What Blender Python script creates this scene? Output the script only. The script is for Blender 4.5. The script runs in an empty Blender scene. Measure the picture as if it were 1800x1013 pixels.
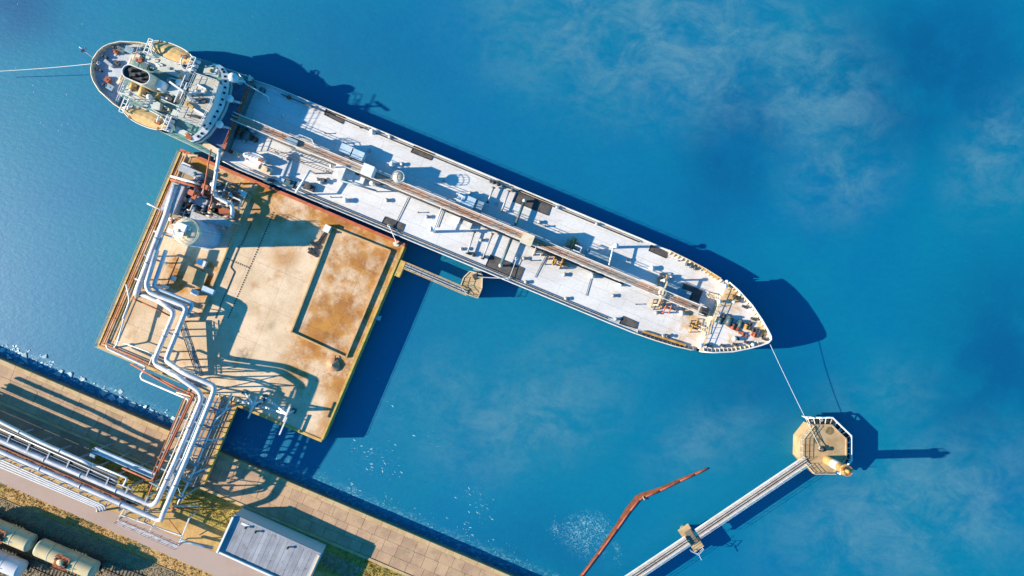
import bpy, bmesh, math, random
from mathutils import Vector, Matrix
random.seed(7)
R = math.radians
sc = bpy.context.scene
COL = sc.collection

# ------------------------------------------------------------------ camera, world, sun, exposure
CAM_H = 120.0
cam_d = bpy.data.cameras.new('camera'); cam = bpy.data.objects.new('camera', cam_d); COL.objects.link(cam)
cam.location = (0, 0, CAM_H); cam.rotation_euler = (0, 0, 0)
cam_d.lens = 24.0; cam_d.sensor_width = 36.0; cam_d.clip_start = 1.0; cam_d.clip_end = 6000
sc.camera = cam

SUN_EL, SUN_AZ = 25.0, -0.02          # light comes from -x, shadows run to +x
w = bpy.data.worlds.new('World'); sc.world = w; w.use_nodes = True
nt = w.node_tree; nt.nodes.clear()
sky = nt.nodes.new('ShaderNodeTexSky'); sky.sky_type = 'NISHITA'; sky.sun_disc = False
sky.sun_elevation = R(SUN_EL); sky.sun_rotation = R(270)
sky.air_density = 1.0; sky.dust_density = 0.2; sky.ozone_density = 3.0
grade = nt.nodes.new('ShaderNodeMix'); grade.data_type = 'RGBA'; grade.blend_type = 'MULTIPLY'
grade.inputs['Factor'].default_value = 1.0
grade.inputs['B'].default_value = (0.14, 0.87, 1.15, 1)      # one clear blue cast over the whole sky
bg = nt.nodes.new('ShaderNodeBackground'); bg.inputs['Strength'].default_value = 0.098
ow = nt.nodes.new('ShaderNodeOutputWorld')
nt.links.new(sky.outputs[0], grade.inputs['A']); nt.links.new(grade.outputs['Result'], bg.inputs['Color'])
nt.links.new(bg.outputs[0], ow.inputs['Surface'])

sd = bpy.data.lights.new('sun', 'SUN'); so = bpy.data.objects.new('sun', sd); COL.objects.link(so)
sd.energy = 5.0; sd.angle = R(0.6); sd.color = (1.0, 0.84, 0.62)
ld = Vector((math.cos(R(SUN_EL)), -SUN_AZ, -math.sin(R(SUN_EL))))
so.rotation_euler = ld.to_track_quat('-Z', 'Y').to_euler(); so.location = (-60, 0, 80)

vs = sc.view_settings
sc.display_settings.display_device = 'sRGB'
vs.view_transform = 'Standard'; vs.look = 'None'; vs.gamma = 1.0; vs.use_curve_mapping = False
vs.exposure = 1.16
sc.render.engine = 'CYCLES'
try:
    sc.cycles.max_bounces = 6; sc.cycles.use_denoising = True
except Exception: pass

# ------------------------------------------------------------------ survey helpers
def P(px, py, h=0.0):
    """ground survey: where a point seen at photo pixel (px, py) stands if it is h metres above the sea"""
    k = 0.1 * (CAM_H - h) / CAM_H
    return Vector(((px - 900) * k, -(py - 506.5) * k, h))
SA = R(-22.49); S0 = Vector((*P(172, 112, 4).to_2d(), 0)) + Vector((-math.sin(SA), math.cos(SA), 0)) * 0.25
SM = Matrix.Translation(S0) @ Matrix.Rotation(SA, 4, 'Z')
def S(u, v, z=0.0): return SM @ Vector((u * 1.0086, v * 1.0086, z))
def lerp(a, b, t): return a + (b - a) * t

# ------------------------------------------------------------------ materials
def mat(name, col, col2=None, scale=0.5, lo=0.4, hi=0.62, rough=0.6, metal=0.0, col3=None, s3=1.5, lo3=0.6, hi3=0.7,
        grain=0.12, gscale=14.0, bump=0.0, bscale=6.0, rnd=0.0, spec=0.5, stretch=None, seams=None):
    m = bpy.data.materials.new(name); m.use_nodes = True
    t = m.node_tree; n = t.nodes; l = t.links; n.clear()
    out = n.new('ShaderNodeOutputMaterial'); b = n.new('ShaderNodeBsdfPrincipled')
    l.new(b.outputs[0], out.inputs[0])
    b.inputs['Roughness'].default_value = rough; b.inputs['Metallic'].default_value = metal
    b.inputs['Specular IOR Level'].default_value = spec
    g = n.new('ShaderNodeNewGeometry'); vec = g.outputs['Position']
    if stretch:
        mp = n.new('ShaderNodeMapping'); mp.vector_type = 'POINT'
        mp.inputs['Rotation'].default_value = (0, 0, stretch[0]); mp.inputs['Scale'].default_value = stretch[1]
        l.new(vec, mp.inputs[0]); vec = mp.outputs[0]
    def noise(s, d=5, r=0.6):
        x = n.new('ShaderNodeTexNoise'); x.inputs['Scale'].default_value = s; x.inputs['Detail'].default_value = d
        x.inputs['Roughness'].default_value = r; l.new(vec, x.inputs['Vector']); return x.outputs['Fac']
    def rng(v, a, c, o0=0.0, o1=1.0):
        x = n.new('ShaderNodeMapRange'); x.interpolation_type = 'SMOOTHSTEP'
        x.inputs[1].default_value = a; x.inputs[2].default_value = c; x.inputs[3].default_value = o0; x.inputs[4].default_value = o1
        l.new(v, x.inputs[0]); return x.outputs[0]
    def mix(f, a, c, mode='MIX'):
        x = n.new('ShaderNodeMix'); x.data_type = 'RGBA'; x.blend_type = mode
        if isinstance(f, float): x.inputs['Factor'].default_value = f
        else: l.new(f, x.inputs['Factor'])
        for key, val in (('A', a), ('B', c)):
            if isinstance(val, tuple): x.inputs[key].default_value = (*val, 1)
            else: l.new(val, x.inputs[key])
        return x.outputs['Result']
    c = col if col2 is None else mix(rng(noise(scale), lo, hi), col, col2)
    if col3: c = mix(rng(noise(s3, 7, 0.65), lo3, hi3), c, col3)
    if seams:          # faint weld seams: (angle, plate width, plate length, strength)
        mp = n.new('ShaderNodeMapping'); mp.inputs['Rotation'].default_value = (0, 0, seams[0]); l.new(g.outputs['Position'], mp.inputs[0])
        bk = n.new('ShaderNodeTexBrick'); l.new(mp.outputs[0], bk.inputs['Vector']); bk.inputs['Scale'].default_value = 1.0
        bk.inputs['Brick Width'].default_value = seams[2]; bk.inputs['Row Height'].default_value = seams[1]; bk.inputs['Mortar Size'].default_value = .05; bk.inputs['Mortar Smooth'].default_value = .6
        bk.inputs['Color1'].default_value = (1, 1, 1, 1); bk.inputs['Color2'].default_value = (.965, .965, .97, 1); q = 1 - seams[3]; bk.inputs['Mortar'].default_value = (q, q * .98, q * .95, 1)
        c = mix(1.0, c, bk.outputs['Color'], 'MULTIPLY')
    if rnd:
        oi = n.new('ShaderNodeObjectInfo'); v = rng(oi.outputs['Random'], 0, 1, 1 - rnd, 1 + rnd)
        cx = n.new('ShaderNodeCombineColor'); [l.new(v, cx.inputs[i]) for i in range(3)]
        c = mix(1.0, c, cx.outputs[0], 'MULTIPLY')
    if grain:
        v = rng(noise(gscale, 4), 0.25, 0.75, 1 - grain, 1 + grain)
        cx = n.new('ShaderNodeCombineColor'); [l.new(v, cx.inputs[i]) for i in range(3)]
        c = mix(1.0, c, cx.outputs[0], 'MULTIPLY')
    if isinstance(c, tuple): b.inputs['Base Color'].default_value = (*c, 1)
    else: l.new(c, b.inputs['Base Color'])
    if bump:
        bp = n.new('ShaderNodeBump'); bp.inputs['Strength'].default_value = bump; bp.inputs['Distance'].default_value = 0.05
        l.new(noise(bscale), bp.inputs['Height']); l.new(bp.outputs[0], b.inputs['Normal'])
    m['nodes'] = 1
    return m

M = {}
M['deck'] = mat('deck_paint', (.59, .60, .61), (.52, .52, .53), .25, rough=.55, col3=(.42, .33, .24), s3=.35, lo3=.56, hi3=.80, grain=.09, gscale=5, stretch=(-SA, (.35, 1, 1)), seams=(-SA, 1.9, 7.5, .26))
M['deck_rusty'] = mat('foredeck_paint', (.60, .59, .60), (.52, .50, .49), .3, col3=(.48, .30, .11), s3=.22, lo3=.48, hi3=.66, grain=.09, seams=(-SA, 1.9, 7.5, .26))
M['white'] = mat('white_paint', (.64, .635, .63), (.55, .53, .50), .8, rough=.45, col3=(.34, .20, .11), s3=1.2, lo3=.66, hi3=.76, grain=.05)
M['white_clean'] = mat('white_enamel', (.68, .68, .68), (.61, .61, .62), .8, rough=.4, grain=.03)
M['cream'] = mat('cream_paint', (.62, .55, .42), (.55, .42, .27), .7, rough=.5, grain=.06)
M['hull'] = mat('hull_paint', (.012, .014, .02), (.03, .028, .03), .4, rough=.5, col3=(.09, .04, .02), s3=.8, lo3=.64, hi3=.75)
M['hull_teal'] = mat('sheer_paint', (.16, .30, .33), (.12, .2, .22), .5, rough=.5)
M['deck_green_shaded'] = mat('shaded_green_deck_paint', (.045, .165, .17), (.09, .22, .215), .35, lo=.35, hi=.6, col3=(.24, .19, .12), s3=.7, lo3=.62, hi3=.72, grain=.08)  # teal kept dark to hold the shade of funnel and wheelhouse
M['deck_grey'] = mat('grey_deck_paint', (.44, .48, .46), (.37, .42, .40), .5, grain=.08)
M['deck_lav'] = mat('poop_deck_paint', (.40, .45, .52), (.33, .38, .45), .5, col3=(.30, .17, .12), s3=1.0, lo3=.6, hi3=.7, grain=.1)
M['tanroof'] = mat('wheelhouse_roof_paint', (.42, .41, .37), (.36, .34, .29), .5, col3=(.26, .22, .16), s3=1.2, lo3=.6, hi3=.72, grain=.08)
M['wood'] = mat('weathered_wood', (.40, .22, .14), (.34, .29, .24), .25, lo=.4, hi=.6, rough=.8, rnd=.22, grain=.22, gscale=9)
M['rust'] = mat('rusty_steel', (.33, .085, .03), (.22, .07, .035), .9, rough=.8, grain=.2)
M['redpaint'] = mat('red_paint', (.44, .105, .04), (.34, .085, .035), .8, rough=.6, grain=.15)
M['orange'] = mat('boom_fabric', (.30, .075, .035), (.20, .05, .025), .9, rough=.7, grain=.15)
M['ochre'] = mat('ochre_paint', (.48, .29, .07), (.34, .17, .04), 1.1, rough=.6, grain=.15)
M['yellow'] = mat('yellow_paint', (.55, .36, .08), (.42, .26, .07), .7, rough=.6, grain=.12)
M['dark'] = mat('dark_steel', (.03, .032, .036), (.05, .05, .05), 1.5, rough=.7, grain=.2)
M['black'] = mat('black_rubber', (.012, .013, .015), (.03, .03, .032), 1.5, rough=.8, grain=.2)
M['matting'] = mat('mat_rubber', (.050, .048, .052), (.085, .08, .078), .9, rough=.9, grain=.3, gscale=6)
M['steel'] = mat('galvanised_steel', (.34, .37, .41), (.27, .30, .33), .9, rough=.5, metal=.15, grain=.1)
M['bluesteel'] = mat('blue_grey_steel', (.20, .29, .36), (.14, .22, .28), .9, rough=.55, grain=.1)
M['teal'] = mat('teal_machine_paint', (.035, .12, .15), (.08, .085, .08), 1.4, rough=.5, grain=.2)
M['pipe'] = mat('silver_pipe_cladding', (.56, .56, .59), (.44, .44, .47), .6, rough=.38, metal=.1, col3=(.33, .24, .16), s3=.8, lo3=.58, hi3=.72, grain=.10)
M['pipe_blue'] = mat('pale_blue_pipe_paint', (.42, .53, .62), (.34, .46, .55), .5, rough=.4, grain=.05)
M['grating'] = mat('steel_grating', (.38, .40, .43), (.26, .27, .30), 2.5, rough=.6, grain=.35, gscale=10)
M['canvas'] = mat('lifeboat_canvas', (.56, .38, .17), (.46, .29, .11), .9, rough=.85, grain=.1)
M['rope'] = mat('mooring_rope', (.60, .60, .58), rough=.8, grain=.1)
M['glass'] = mat('dark_window_glass', (.01, .014, .02), rough=.12, grain=0)
M['quay'] = mat('quay_concrete', (.40, .27, .165), (.33, .215, .14), .45, rough=.85, col3=(.27, .21, .12), s3=.9, lo3=.56, hi3=.68, grain=.14, gscale=8, rnd=.09)
M['coping'] = mat('coping_concrete', (.46, .33, .18), (.39, .26, .13), .6, rough=.85, grain=.14)
M['quay_wall'] = mat('quay_wall_concrete', (.12, .10, .08), (.18, .15, .12), .5, rough=.9, grain=.2)
M['road'] = mat('asphalt_road', (.345, .265, .235), (.31, .235, .205), .12, rough=.9, col3=(.25, .2, .19), s3=.3, lo3=.6, hi3=.8, grain=.05)
M['apron'] = mat('apron_asphalt', (.25, .19, .13), (.32, .245, .165), .3, rough=.9, grain=.12)
M['soil'] = mat('dry_ground', (.47, .30, .12), (.36, .22, .07), .35, lo=.38, hi=.6, rough=.95, col3=(.34, .25, .07), s3=.16, lo3=.60, hi3=.72, grain=.18, gscale=4)
M['green_soil'] = mat('green_ground', (.36, .27, .05), (.24, .20, .05), .5, rough=.95, col3=(.27, .19, .05), s3=.6, lo3=.5, hi3=.62, grain=.3, gscale=4, bump=.6)
M['ballast'] = mat('ballast_stone', (.27, .20, .11), (.18, .14, .085), .6, rough=.95, grain=.4, gscale=5, bump=.8, bscale=7)
M['stone'] = mat('ballast_pebble', (.22, .175, .11), rough=.95, rnd=.4, grain=.25)
M['sleeper'] = mat('sleeper_concrete', (.20, .155, .10), (.13, .11, .08), 1, rough=.9, rnd=.15, grain=.2)
M['rail'] = mat('rail_steel', (.16, .10, .07), (.10, .07, .05), 1, rough=.6, metal=.3)
M['wagon'] = mat('wagon_tank_paint', (.50, .41, .23), (.42, .34, .20), .35, rough=.5, col3=(.26, .19, .10), s3=.7, lo3=.6, hi3=.75, grain=.06)
M['wagon2'] = mat('pale_wagon_paint', (.52, .54, .58), (.45, .46, .50), .35, rough=.5, grain=.06)
M['wagon_green'] = mat('wagon_end_paint', (.30, .36, .28), (.24, .28, .21), .5, rough=.6, grain=.1)
M['roof'] = mat('roof_felt', (.27, .29, .335), (.21, .225, .265), .4, lo=.35, hi=.65, rough=.8, col3=(.14, .14, .15), s3=.9, lo3=.56, hi3=.72, rnd=.16, grain=.16, gscale=6)
M['shedwall'] = mat('shed_render', (.50, .48, .46), rough=.8)
M['grass'] = mat('grass_blades', (.42, .28, .08), rough=.9, rnd=.0, col2=(.16, .15, .02), scale=.2, lo=.45, hi=.62, grain=.3, gscale=2)
M['ice'] = mat('pale_ice', (.40, .53, .58), (.18, .38, .50), 1.1, rough=.5, rnd=.18, grain=.15, bump=.5)
M['flag'] = mat('flag_cloth', (.6, .58, .58), (.5, .12, .1), 1.4, lo=.5, hi=.52, rough=.9)
M['foam'] = mat('foam_glint_white', (.30, .50, .58), rough=.6, grain=0)
M['foam_soft'] = mat('foam_soft', (.16, .36, .46), (.28, .48, .56), 1.5, rough=.6, grain=0)

def platform_material():
    m = bpy.data.materials.new('stained_concrete'); m.use_nodes = True
    t = m.node_tree; n = t.nodes; l = t.links; b = n['Principled BSDF']
    b.inputs['Roughness'].default_value = .85
    g = n.new('ShaderNodeNewGeometry'); pos = g.outputs['Position']
    def noise(s, d=6, r=.6, off=0):
        mp = n.new('ShaderNodeMapping'); mp.inputs['Location'].default_value = (off, off * 2, 0); l.new(pos, mp.inputs[0])
        x = n.new('ShaderNodeTexNoise'); x.inputs['Scale'].default_value = s; x.inputs['Detail'].default_value = d
        x.inputs['Roughness'].default_value = r; l.new(mp.outputs[0], x.inputs['Vector']); return x.outputs['Fac']
    def math_(op, a, c, cl=False):
        x = n.new('ShaderNodeMath'); x.operation = op; x.use_clamp = cl
        for i, v in enumerate((a, c)):
            if isinstance(v, (int, float)): x.inputs[i].default_value = v
            else: l.new(v, x.inputs[i])
        return x.outputs[0]
    def rng(v, a, c, o0=0., o1=1.):
        x = n.new('ShaderNodeMapRange'); x.interpolation_type = 'SMOOTHSTEP'
        for i, q in enumerate((a, c, o0, o1)): x.inputs[i + 1].default_value = q
        l.new(v, x.inputs[0]); return x.outputs[0]
    def mix(f, a, c, mode='MIX'):
        x = n.new('ShaderNodeMix'); x.data_type = 'RGBA'; x.blend_type = mode
        if isinstance(f, float): x.inputs['Factor'].default_value = f
        else: l.new(f, x.inputs['Factor'])
        for key, val in (('A', a), ('B', c)):
            if isinstance(val, tuple): x.inputs[key].default_value = (*val, 1)
            else: l.new(val, x.inputs[key])
        return x.outputs['Result']
    def spot(px, py, r, soft, amp=1.0, sx=1.0, ang=0.0):
        c = P(px, py, 3.0)
        mp = n.new('ShaderNodeMapping'); mp.vector_type = 'TEXTURE'
        mp.inputs['Location'].default_value = c; mp.inputs['Rotation'].default_value = (0, 0, ang); mp.inputs['Scale'].default_value = (sx, 1, 1)
        l.new(pos, mp.inputs[0])
        ln = n.new('ShaderNodeVectorMath'); ln.operation = 'LENGTH'; l.new(mp.outputs[0], ln.inputs[0])
        return rng(ln.outputs['Value'], r + soft, max(r - soft, 0), 0., amp)
    A = SA
    base = mix(rng(noise(.16), .36, .66), (.64, .50, .355), (.49, .365, .235))
    base = mix(rng(noise(.7, 8, .7, 4), .52, .74, 0, .7), base, (.42, .29, .18))
    # ochre run-off: along the top strip, in the middle bay, in the service corner
    field = spot(520, 352, 2.6, 2.6, 1.0, 7.0, A)
    for q in ((500, 365, 3.0, 3.4, 1.0, 2.6, A), (455, 345, 3.0, 3.0, 1.0, 1.6, A), (560, 375, 2.0, 2.6, .9, 2, A), (625, 500, 3.2, 3.4, 1.0, 1.0, 0), (610, 560, 3.4, 3.0, .9, 1, 0), (655, 450, 3.5, 3.5, .9, 1, 0), (500, 452, 1.8, 2.2, .8, 1, 0), (575, 600, 2.5, 2.5, .8, 1, 0),
              (335, 500, 5, 3.5, .9, 1, 0), (345, 300, 5, 4.0, .9, 1.4, A), (665, 520, 1.4, 2.0, .9, 5.5, R(68)), (455, 370, 3.5, 3, .8, 1, 0),
              (270, 430, 1.6, 1.8, .7, 9, R(66)), (625, 640, 1.5, 1.5, .4, 4, R(68))):
        field = math_('MAXIMUM', field, spot(*q))
    def axis_(v3):      # distance across the platform, metres from its corner
        dp = n.new('ShaderNodeVectorMath'); dp.operation = 'DOT_PRODUCT'; l.new(pos, dp.inputs[0]); dp.inputs[1].default_value = v3
        return dp.outputs['Value']
    TLp, TRp = P(318, 263, 3.0), P(712, 430, 3.0); exx = (TRp - TLp).normalized(); eyy = Vector((exx.y, -exx.x, 0))
    s_c, t_c = math_('SUBTRACT', axis_(exx), TLp.dot(exx)), math_('SUBTRACT', axis_(eyy), TLp.dot(eyy))
    wob = math_('MULTIPLY', math_('SUBTRACT', noise(.35, 6, .65, 31), .5), 5.0)
    field = math_('MAXIMUM', field, rng(math_('ADD', t_c, wob), 3.6, 1.6, 0, 1.0))
    field = math_('MAXIMUM', field, rng(math_('ADD', s_c, wob), 38.6, 40.2, 0, .75))
    field = math_('MAXIMUM', field, rng(math_('ADD', s_c, math_('MULTIPLY', wob, .4)), 2.6, 1.2, 0, .8))
    svc = math_('MULTIPLY', rng(math_('ADD', t_c, math_('MULTIPLY', wob, .5)), 15.0, 16.5), rng(math_('ADD', t_c, wob), 25.5, 23.5))
    svc = math_('MULTIPLY', svc, math_('MULTIPLY', rng(s_c, 5.0, 6.0), rng(math_('ADD', s_c, math_('MULTIPLY', wob, .3)), 15.0, 13.6)))
    field = math_('MAXIMUM', field, math_('MULTIPLY', svc, 1.1))
    bay = math_('MULTIPLY', rng(math_('ADD', s_c, wob), 28.5, 32.5), rng(math_('ADD', t_c, wob), 31, 27))
    field = math_('MAXIMUM', field, math_('MULTIPLY', bay, .95))
    blot = math_('ADD', math_('MULTIPLY', noise(.13, 8, .64, 9), .6), math_('MULTIPLY', noise(.42, 8, .66, 23), .4))
    f = math_('MULTIPLY', field, rng(blot, .40, .56, .12, 1.0))
    f = math_('ADD', f, math_('MULTIPLY', rng(noise(.22, 7, .6, 17), .58, .74), .55), True)
    och = mix(rng(noise(.3, 7, .62, 2), .35, .65), (.42, .185, .022), (.27, .098, .012))
    c = mix(f, base, och)
    for q in ((429, 623, .9, 1.0, .75, 1, 0), (570, 588, .5, .4, .6, 1.6, 0), (380, 330, 1.5, 2, .4, 1, 0), (478, 752 - 180, .7, .8, .3, 1, 0)):
        c = mix(math_('MULTIPLY', spot(*q), rng(noise(.9), .3, .6)), c, (.10, .07, .03))
    v = rng(noise(5, 5, .7), .25, .75, .84, 1.16)
    cx = n.new('ShaderNodeCombineColor'); [l.new(v, cx.inputs[i]) for i in range(3)]
    c = mix(1.0, c, cx.outputs[0], 'MULTIPLY')
    l.new(c, b.inputs['Base Color']); m['nodes'] = 1
    return m
M['platform'] = platform_material()

def water_material():
    m = bpy.data.materials.new('sea_water'); m.use_nodes = True
    t = m.node_tree; n = t.nodes; l = t.links; b = n['Principled BSDF']
    g = n.new('ShaderNodeNewGeometry'); pos = g.outputs['Position']
    def noise(s, d=5, r=.55, sc_=(1, 1, 1), rot=0., dist=0.):
        mp = n.new('ShaderNodeMapping'); mp.inputs['Rotation'].default_value = (0, 0, rot); mp.inputs['Scale'].default_value = sc_
        l.new(pos, mp.inputs[0])
        x = n.new('ShaderNodeTexNoise'); x.inputs['Scale'].default_value = s; x.inputs['Detail'].default_value = d
        x.inputs['Roughness'].default_value = r; x.inputs['Distortion'].default_value = dist
        l.new(mp.outputs[0], x.inputs['Vector']); return x.outputs['Fac']
    def rng(v, a, c, o0=0., o1=1.):
        x = n.new('ShaderNodeMapRange'); x.interpolation_type = 'SMOOTHSTEP'
        for i, q in enumerate((a, c, o0, o1)): x.inputs[i + 1].default_value = q
        l.new(v, x.inputs[0]); return x.outputs[0]
    def mix(f, a, c):
        x = n.new('ShaderNodeMix'); x.data_type = 'RGBA'; l.new(f, x.inputs['Factor'])
        for key, val in (('A', a), ('B', c)):
            if isinstance(val, tuple): x.inputs[key].default_value = (*val, 1)
            else: l.new(val, x.inputs[key])
        return x.outputs['Result']
    def math_(op, a, c_, cl=True):
        x = n.new('ShaderNodeMath'); x.operation = op; x.use_clamp = cl
        for i, v in enumerate((a, c_)):
            if isinstance(v, (int, float)): x.inputs[i].default_value = v
            else: l.new(v, x.inputs[i])
        return x.outputs[0]
    def spot(px, py, rad, soft, amp=1.0, sx=1.0, ang=0.0):
        mp = n.new('ShaderNodeMapping'); mp.vector_type = 'TEXTURE'
        mp.inputs['Location'].default_value = P(px, py, 0); mp.inputs['Rotation'].default_value = (0, 0, ang); mp.inputs['Scale'].default_value = (sx, 1, 1)
        l.new(pos, mp.inputs[0]); ln = n.new('ShaderNodeVectorMath'); ln.operation = 'LENGTH'; l.new(mp.outputs[0], ln.inputs[0])
        return rng(ln.outputs['Value'], max(rad - soft, 0), rad + soft, amp, 0.)
    def union(lst):
        f = spot(*lst[0])
        for q in lst[1:]: f = math_('MAXIMUM', f, spot(*q))
        return f
    c = mix(rng(noise(.018, 4), .35, .65), (.0003, .118, .255), (.0003, .144, .242))
    c = mix(rng(noise(.05, 6, .6, (1, 1.5, 1), .5), .42, .75, 0, .55), c, (.001, .155, .255))
    deep = union([(1620, 120, 12, 10, 1, 1.5, .3), (1290, 260, 7, 7, .9, 1.6, 1.2), (1760, 640, 12, 12, 1, 1.3, 1.4), (1330, 690, 9, 9, .6, 1.2, 0), (20, 10, 5, 6, 1, 1.4, 0), (960, 980, 8, 7, .5, 1.5, 0), (600, 120, 10, 8, .4, 1.5, 0)])
    c = mix(math_('MULTIPLY', deep, rng(noise(.10, 6, .6), .25, .6, .35, .95)), c, (.0003, .070, .175))
    silt = union([(1150, 60, 13, 10, 1, 2.0, -.1), (1430, 150, 9, 8, 1, 1.4, -.9), (1480, 310, 6, 6, .9, 1.3, .4), (1760, 270, 6, 6, .95, 1.5, 1.0), (920, 740, 7, 7, .85, 2.0, .3), (1620, 900, 11, 9, .85, 2.0, .2), (1000, 640, 5, 5, .45, 2, 0), (760, 690, 5, 6, .5, 1.6, .5), (1240, 770, 5, 5, .6, 1.8, .4), (1550, 700, 6, 6, .4, 1.5, 0)])
    fine = math_('ADD', rng(noise(.11, 9, .68, (1, 1.35, 1), .9, .5), .36, .70), math_('MULTIPLY', rng(noise(.42, 8, .7, (1, 1.6, 1), .7, .4), .4, .7), .22))
    c = mix(math_('MULTIPLY', math_('MULTIPLY', silt, fine), .80), c, (.085, .215, .285))   # milky clouds of silt
    c = mix(rng(noise(.5, 5, .65, (1, 2.2, 1), .35), .3, .75, 0, .20), c, (.0005, .08, .20))
    c = mix(rng(noise(1.6, 4, .6, (1, 2.6, 1), .3), .56, .8, 0, .30), c, (.02, .21, .34))
    # foam: webbed patches and a soft broken line along the quay
    web = rng(noise(2.1, 6, .72, (1, 1, 1), 0, 1.6), .50, .66)
    c = mix(math_('MULTIPLY', union([(1030, 936, 3.0, 1.6, .95, 1.25, .2), (976, 930, 1.0, .9, .8, .7, 0), (1084, 962, .8, .8, .6, .6, .3), (1035, 965, 1.5, 1.2, .5, 1.6, 0)]), web), c, (.26, .47, .52))
    QAp, QBp = P(0, 632, 1.7), P(900, 1014, 1.7); nn_ = (QBp - QAp).normalized(); nn_ = Vector((-nn_.y, nn_.x, 0))
    dq = n.new('ShaderNodeVectorMath'); dq.operation = 'DOT_PRODUCT'; l.new(pos, dq.inputs[0]); dq.inputs[1].default_value = nn_
    dist = math_('SUBTRACT', dq.outputs['Value'], QAp.dot(nn_), False)
    dist = math_('ADD', dist, math_('MULTIPLY', math_('SUBTRACT', noise(.3, 4), .5, False), 2.6, False), False)
    edge_ = math_('MULTIPLY', rng(dist, 3.4, 1.2), rng(noise(1.3, 7, .74, (1, 1.7, 1), .4, .8), .45, .68))
    c = mix(math_('MULTIPLY', edge_, .75), c, (.19, .40, .47))
    st_ = math_('MULTIPLY', union([(660, 805, 3.2, 2.5, .9, 1.2, -.5), (838, 885, 2.6, 2.4, .9, .8, .4), (690, 720, 1.5, 2.5, .6, .6, 0), (770, 775, 1.5, 2, .5, 1.5, 0)]), rng(noise(1.5, 5, .7, (1.0, 3.0, 1), .6, .6), .60, .70))
    c = mix(st_, c, (.24, .46, .52))
    l.new(c, b.inputs['Base Color'])
    b.inputs['Roughness'].default_value = .41; b.inputs['Specular Tint'].default_value = (.66, .90, 1, 1); b.inputs['IOR'].default_value = 1.33; b.inputs['Specular IOR Level'].default_value = 1.0
    bp = n.new('ShaderNodeBump'); bp.inputs['Strength'].default_value = .20; bp.inputs['Distance'].default_value = .18
    l.new(noise(.9, 5, .6, (1, 1.8, 1), .3), bp.inputs['Height']); l.new(bp.outputs[0], b.inputs['Normal'])
    m['nodes'] = 1
    return m
M['water'] = water_material()

# ------------------------------------------------------------------ mesh builder
ROOTINV = {}
def top_of(o):
    while o.parent: o = o.parent
    return o
def tag(o, label=None, cat=None, group=None, kind=None):
    if label: o['label'] = label
    if cat: o['category'] = cat
    if group: o['group'] = group
    if kind: o['kind'] = kind
    return o
def thing(name, label, cat, loc, rz=0.0, group=None):
    o = bpy.data.objects.new(name, None); COL.objects.link(o)
    o.location = loc; o.rotation_euler = (0, 0, rz); o.empty_display_size = .5
    ROOTINV[o.name] = (Matrix.Translation(Vector(loc)) @ Matrix.Rotation(rz, 4, 'Z')).inverted()
    return tag(o, label, cat, group)
def local(parent, p): return ROOTINV[top_of(parent).name] @ Vector(p)

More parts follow.
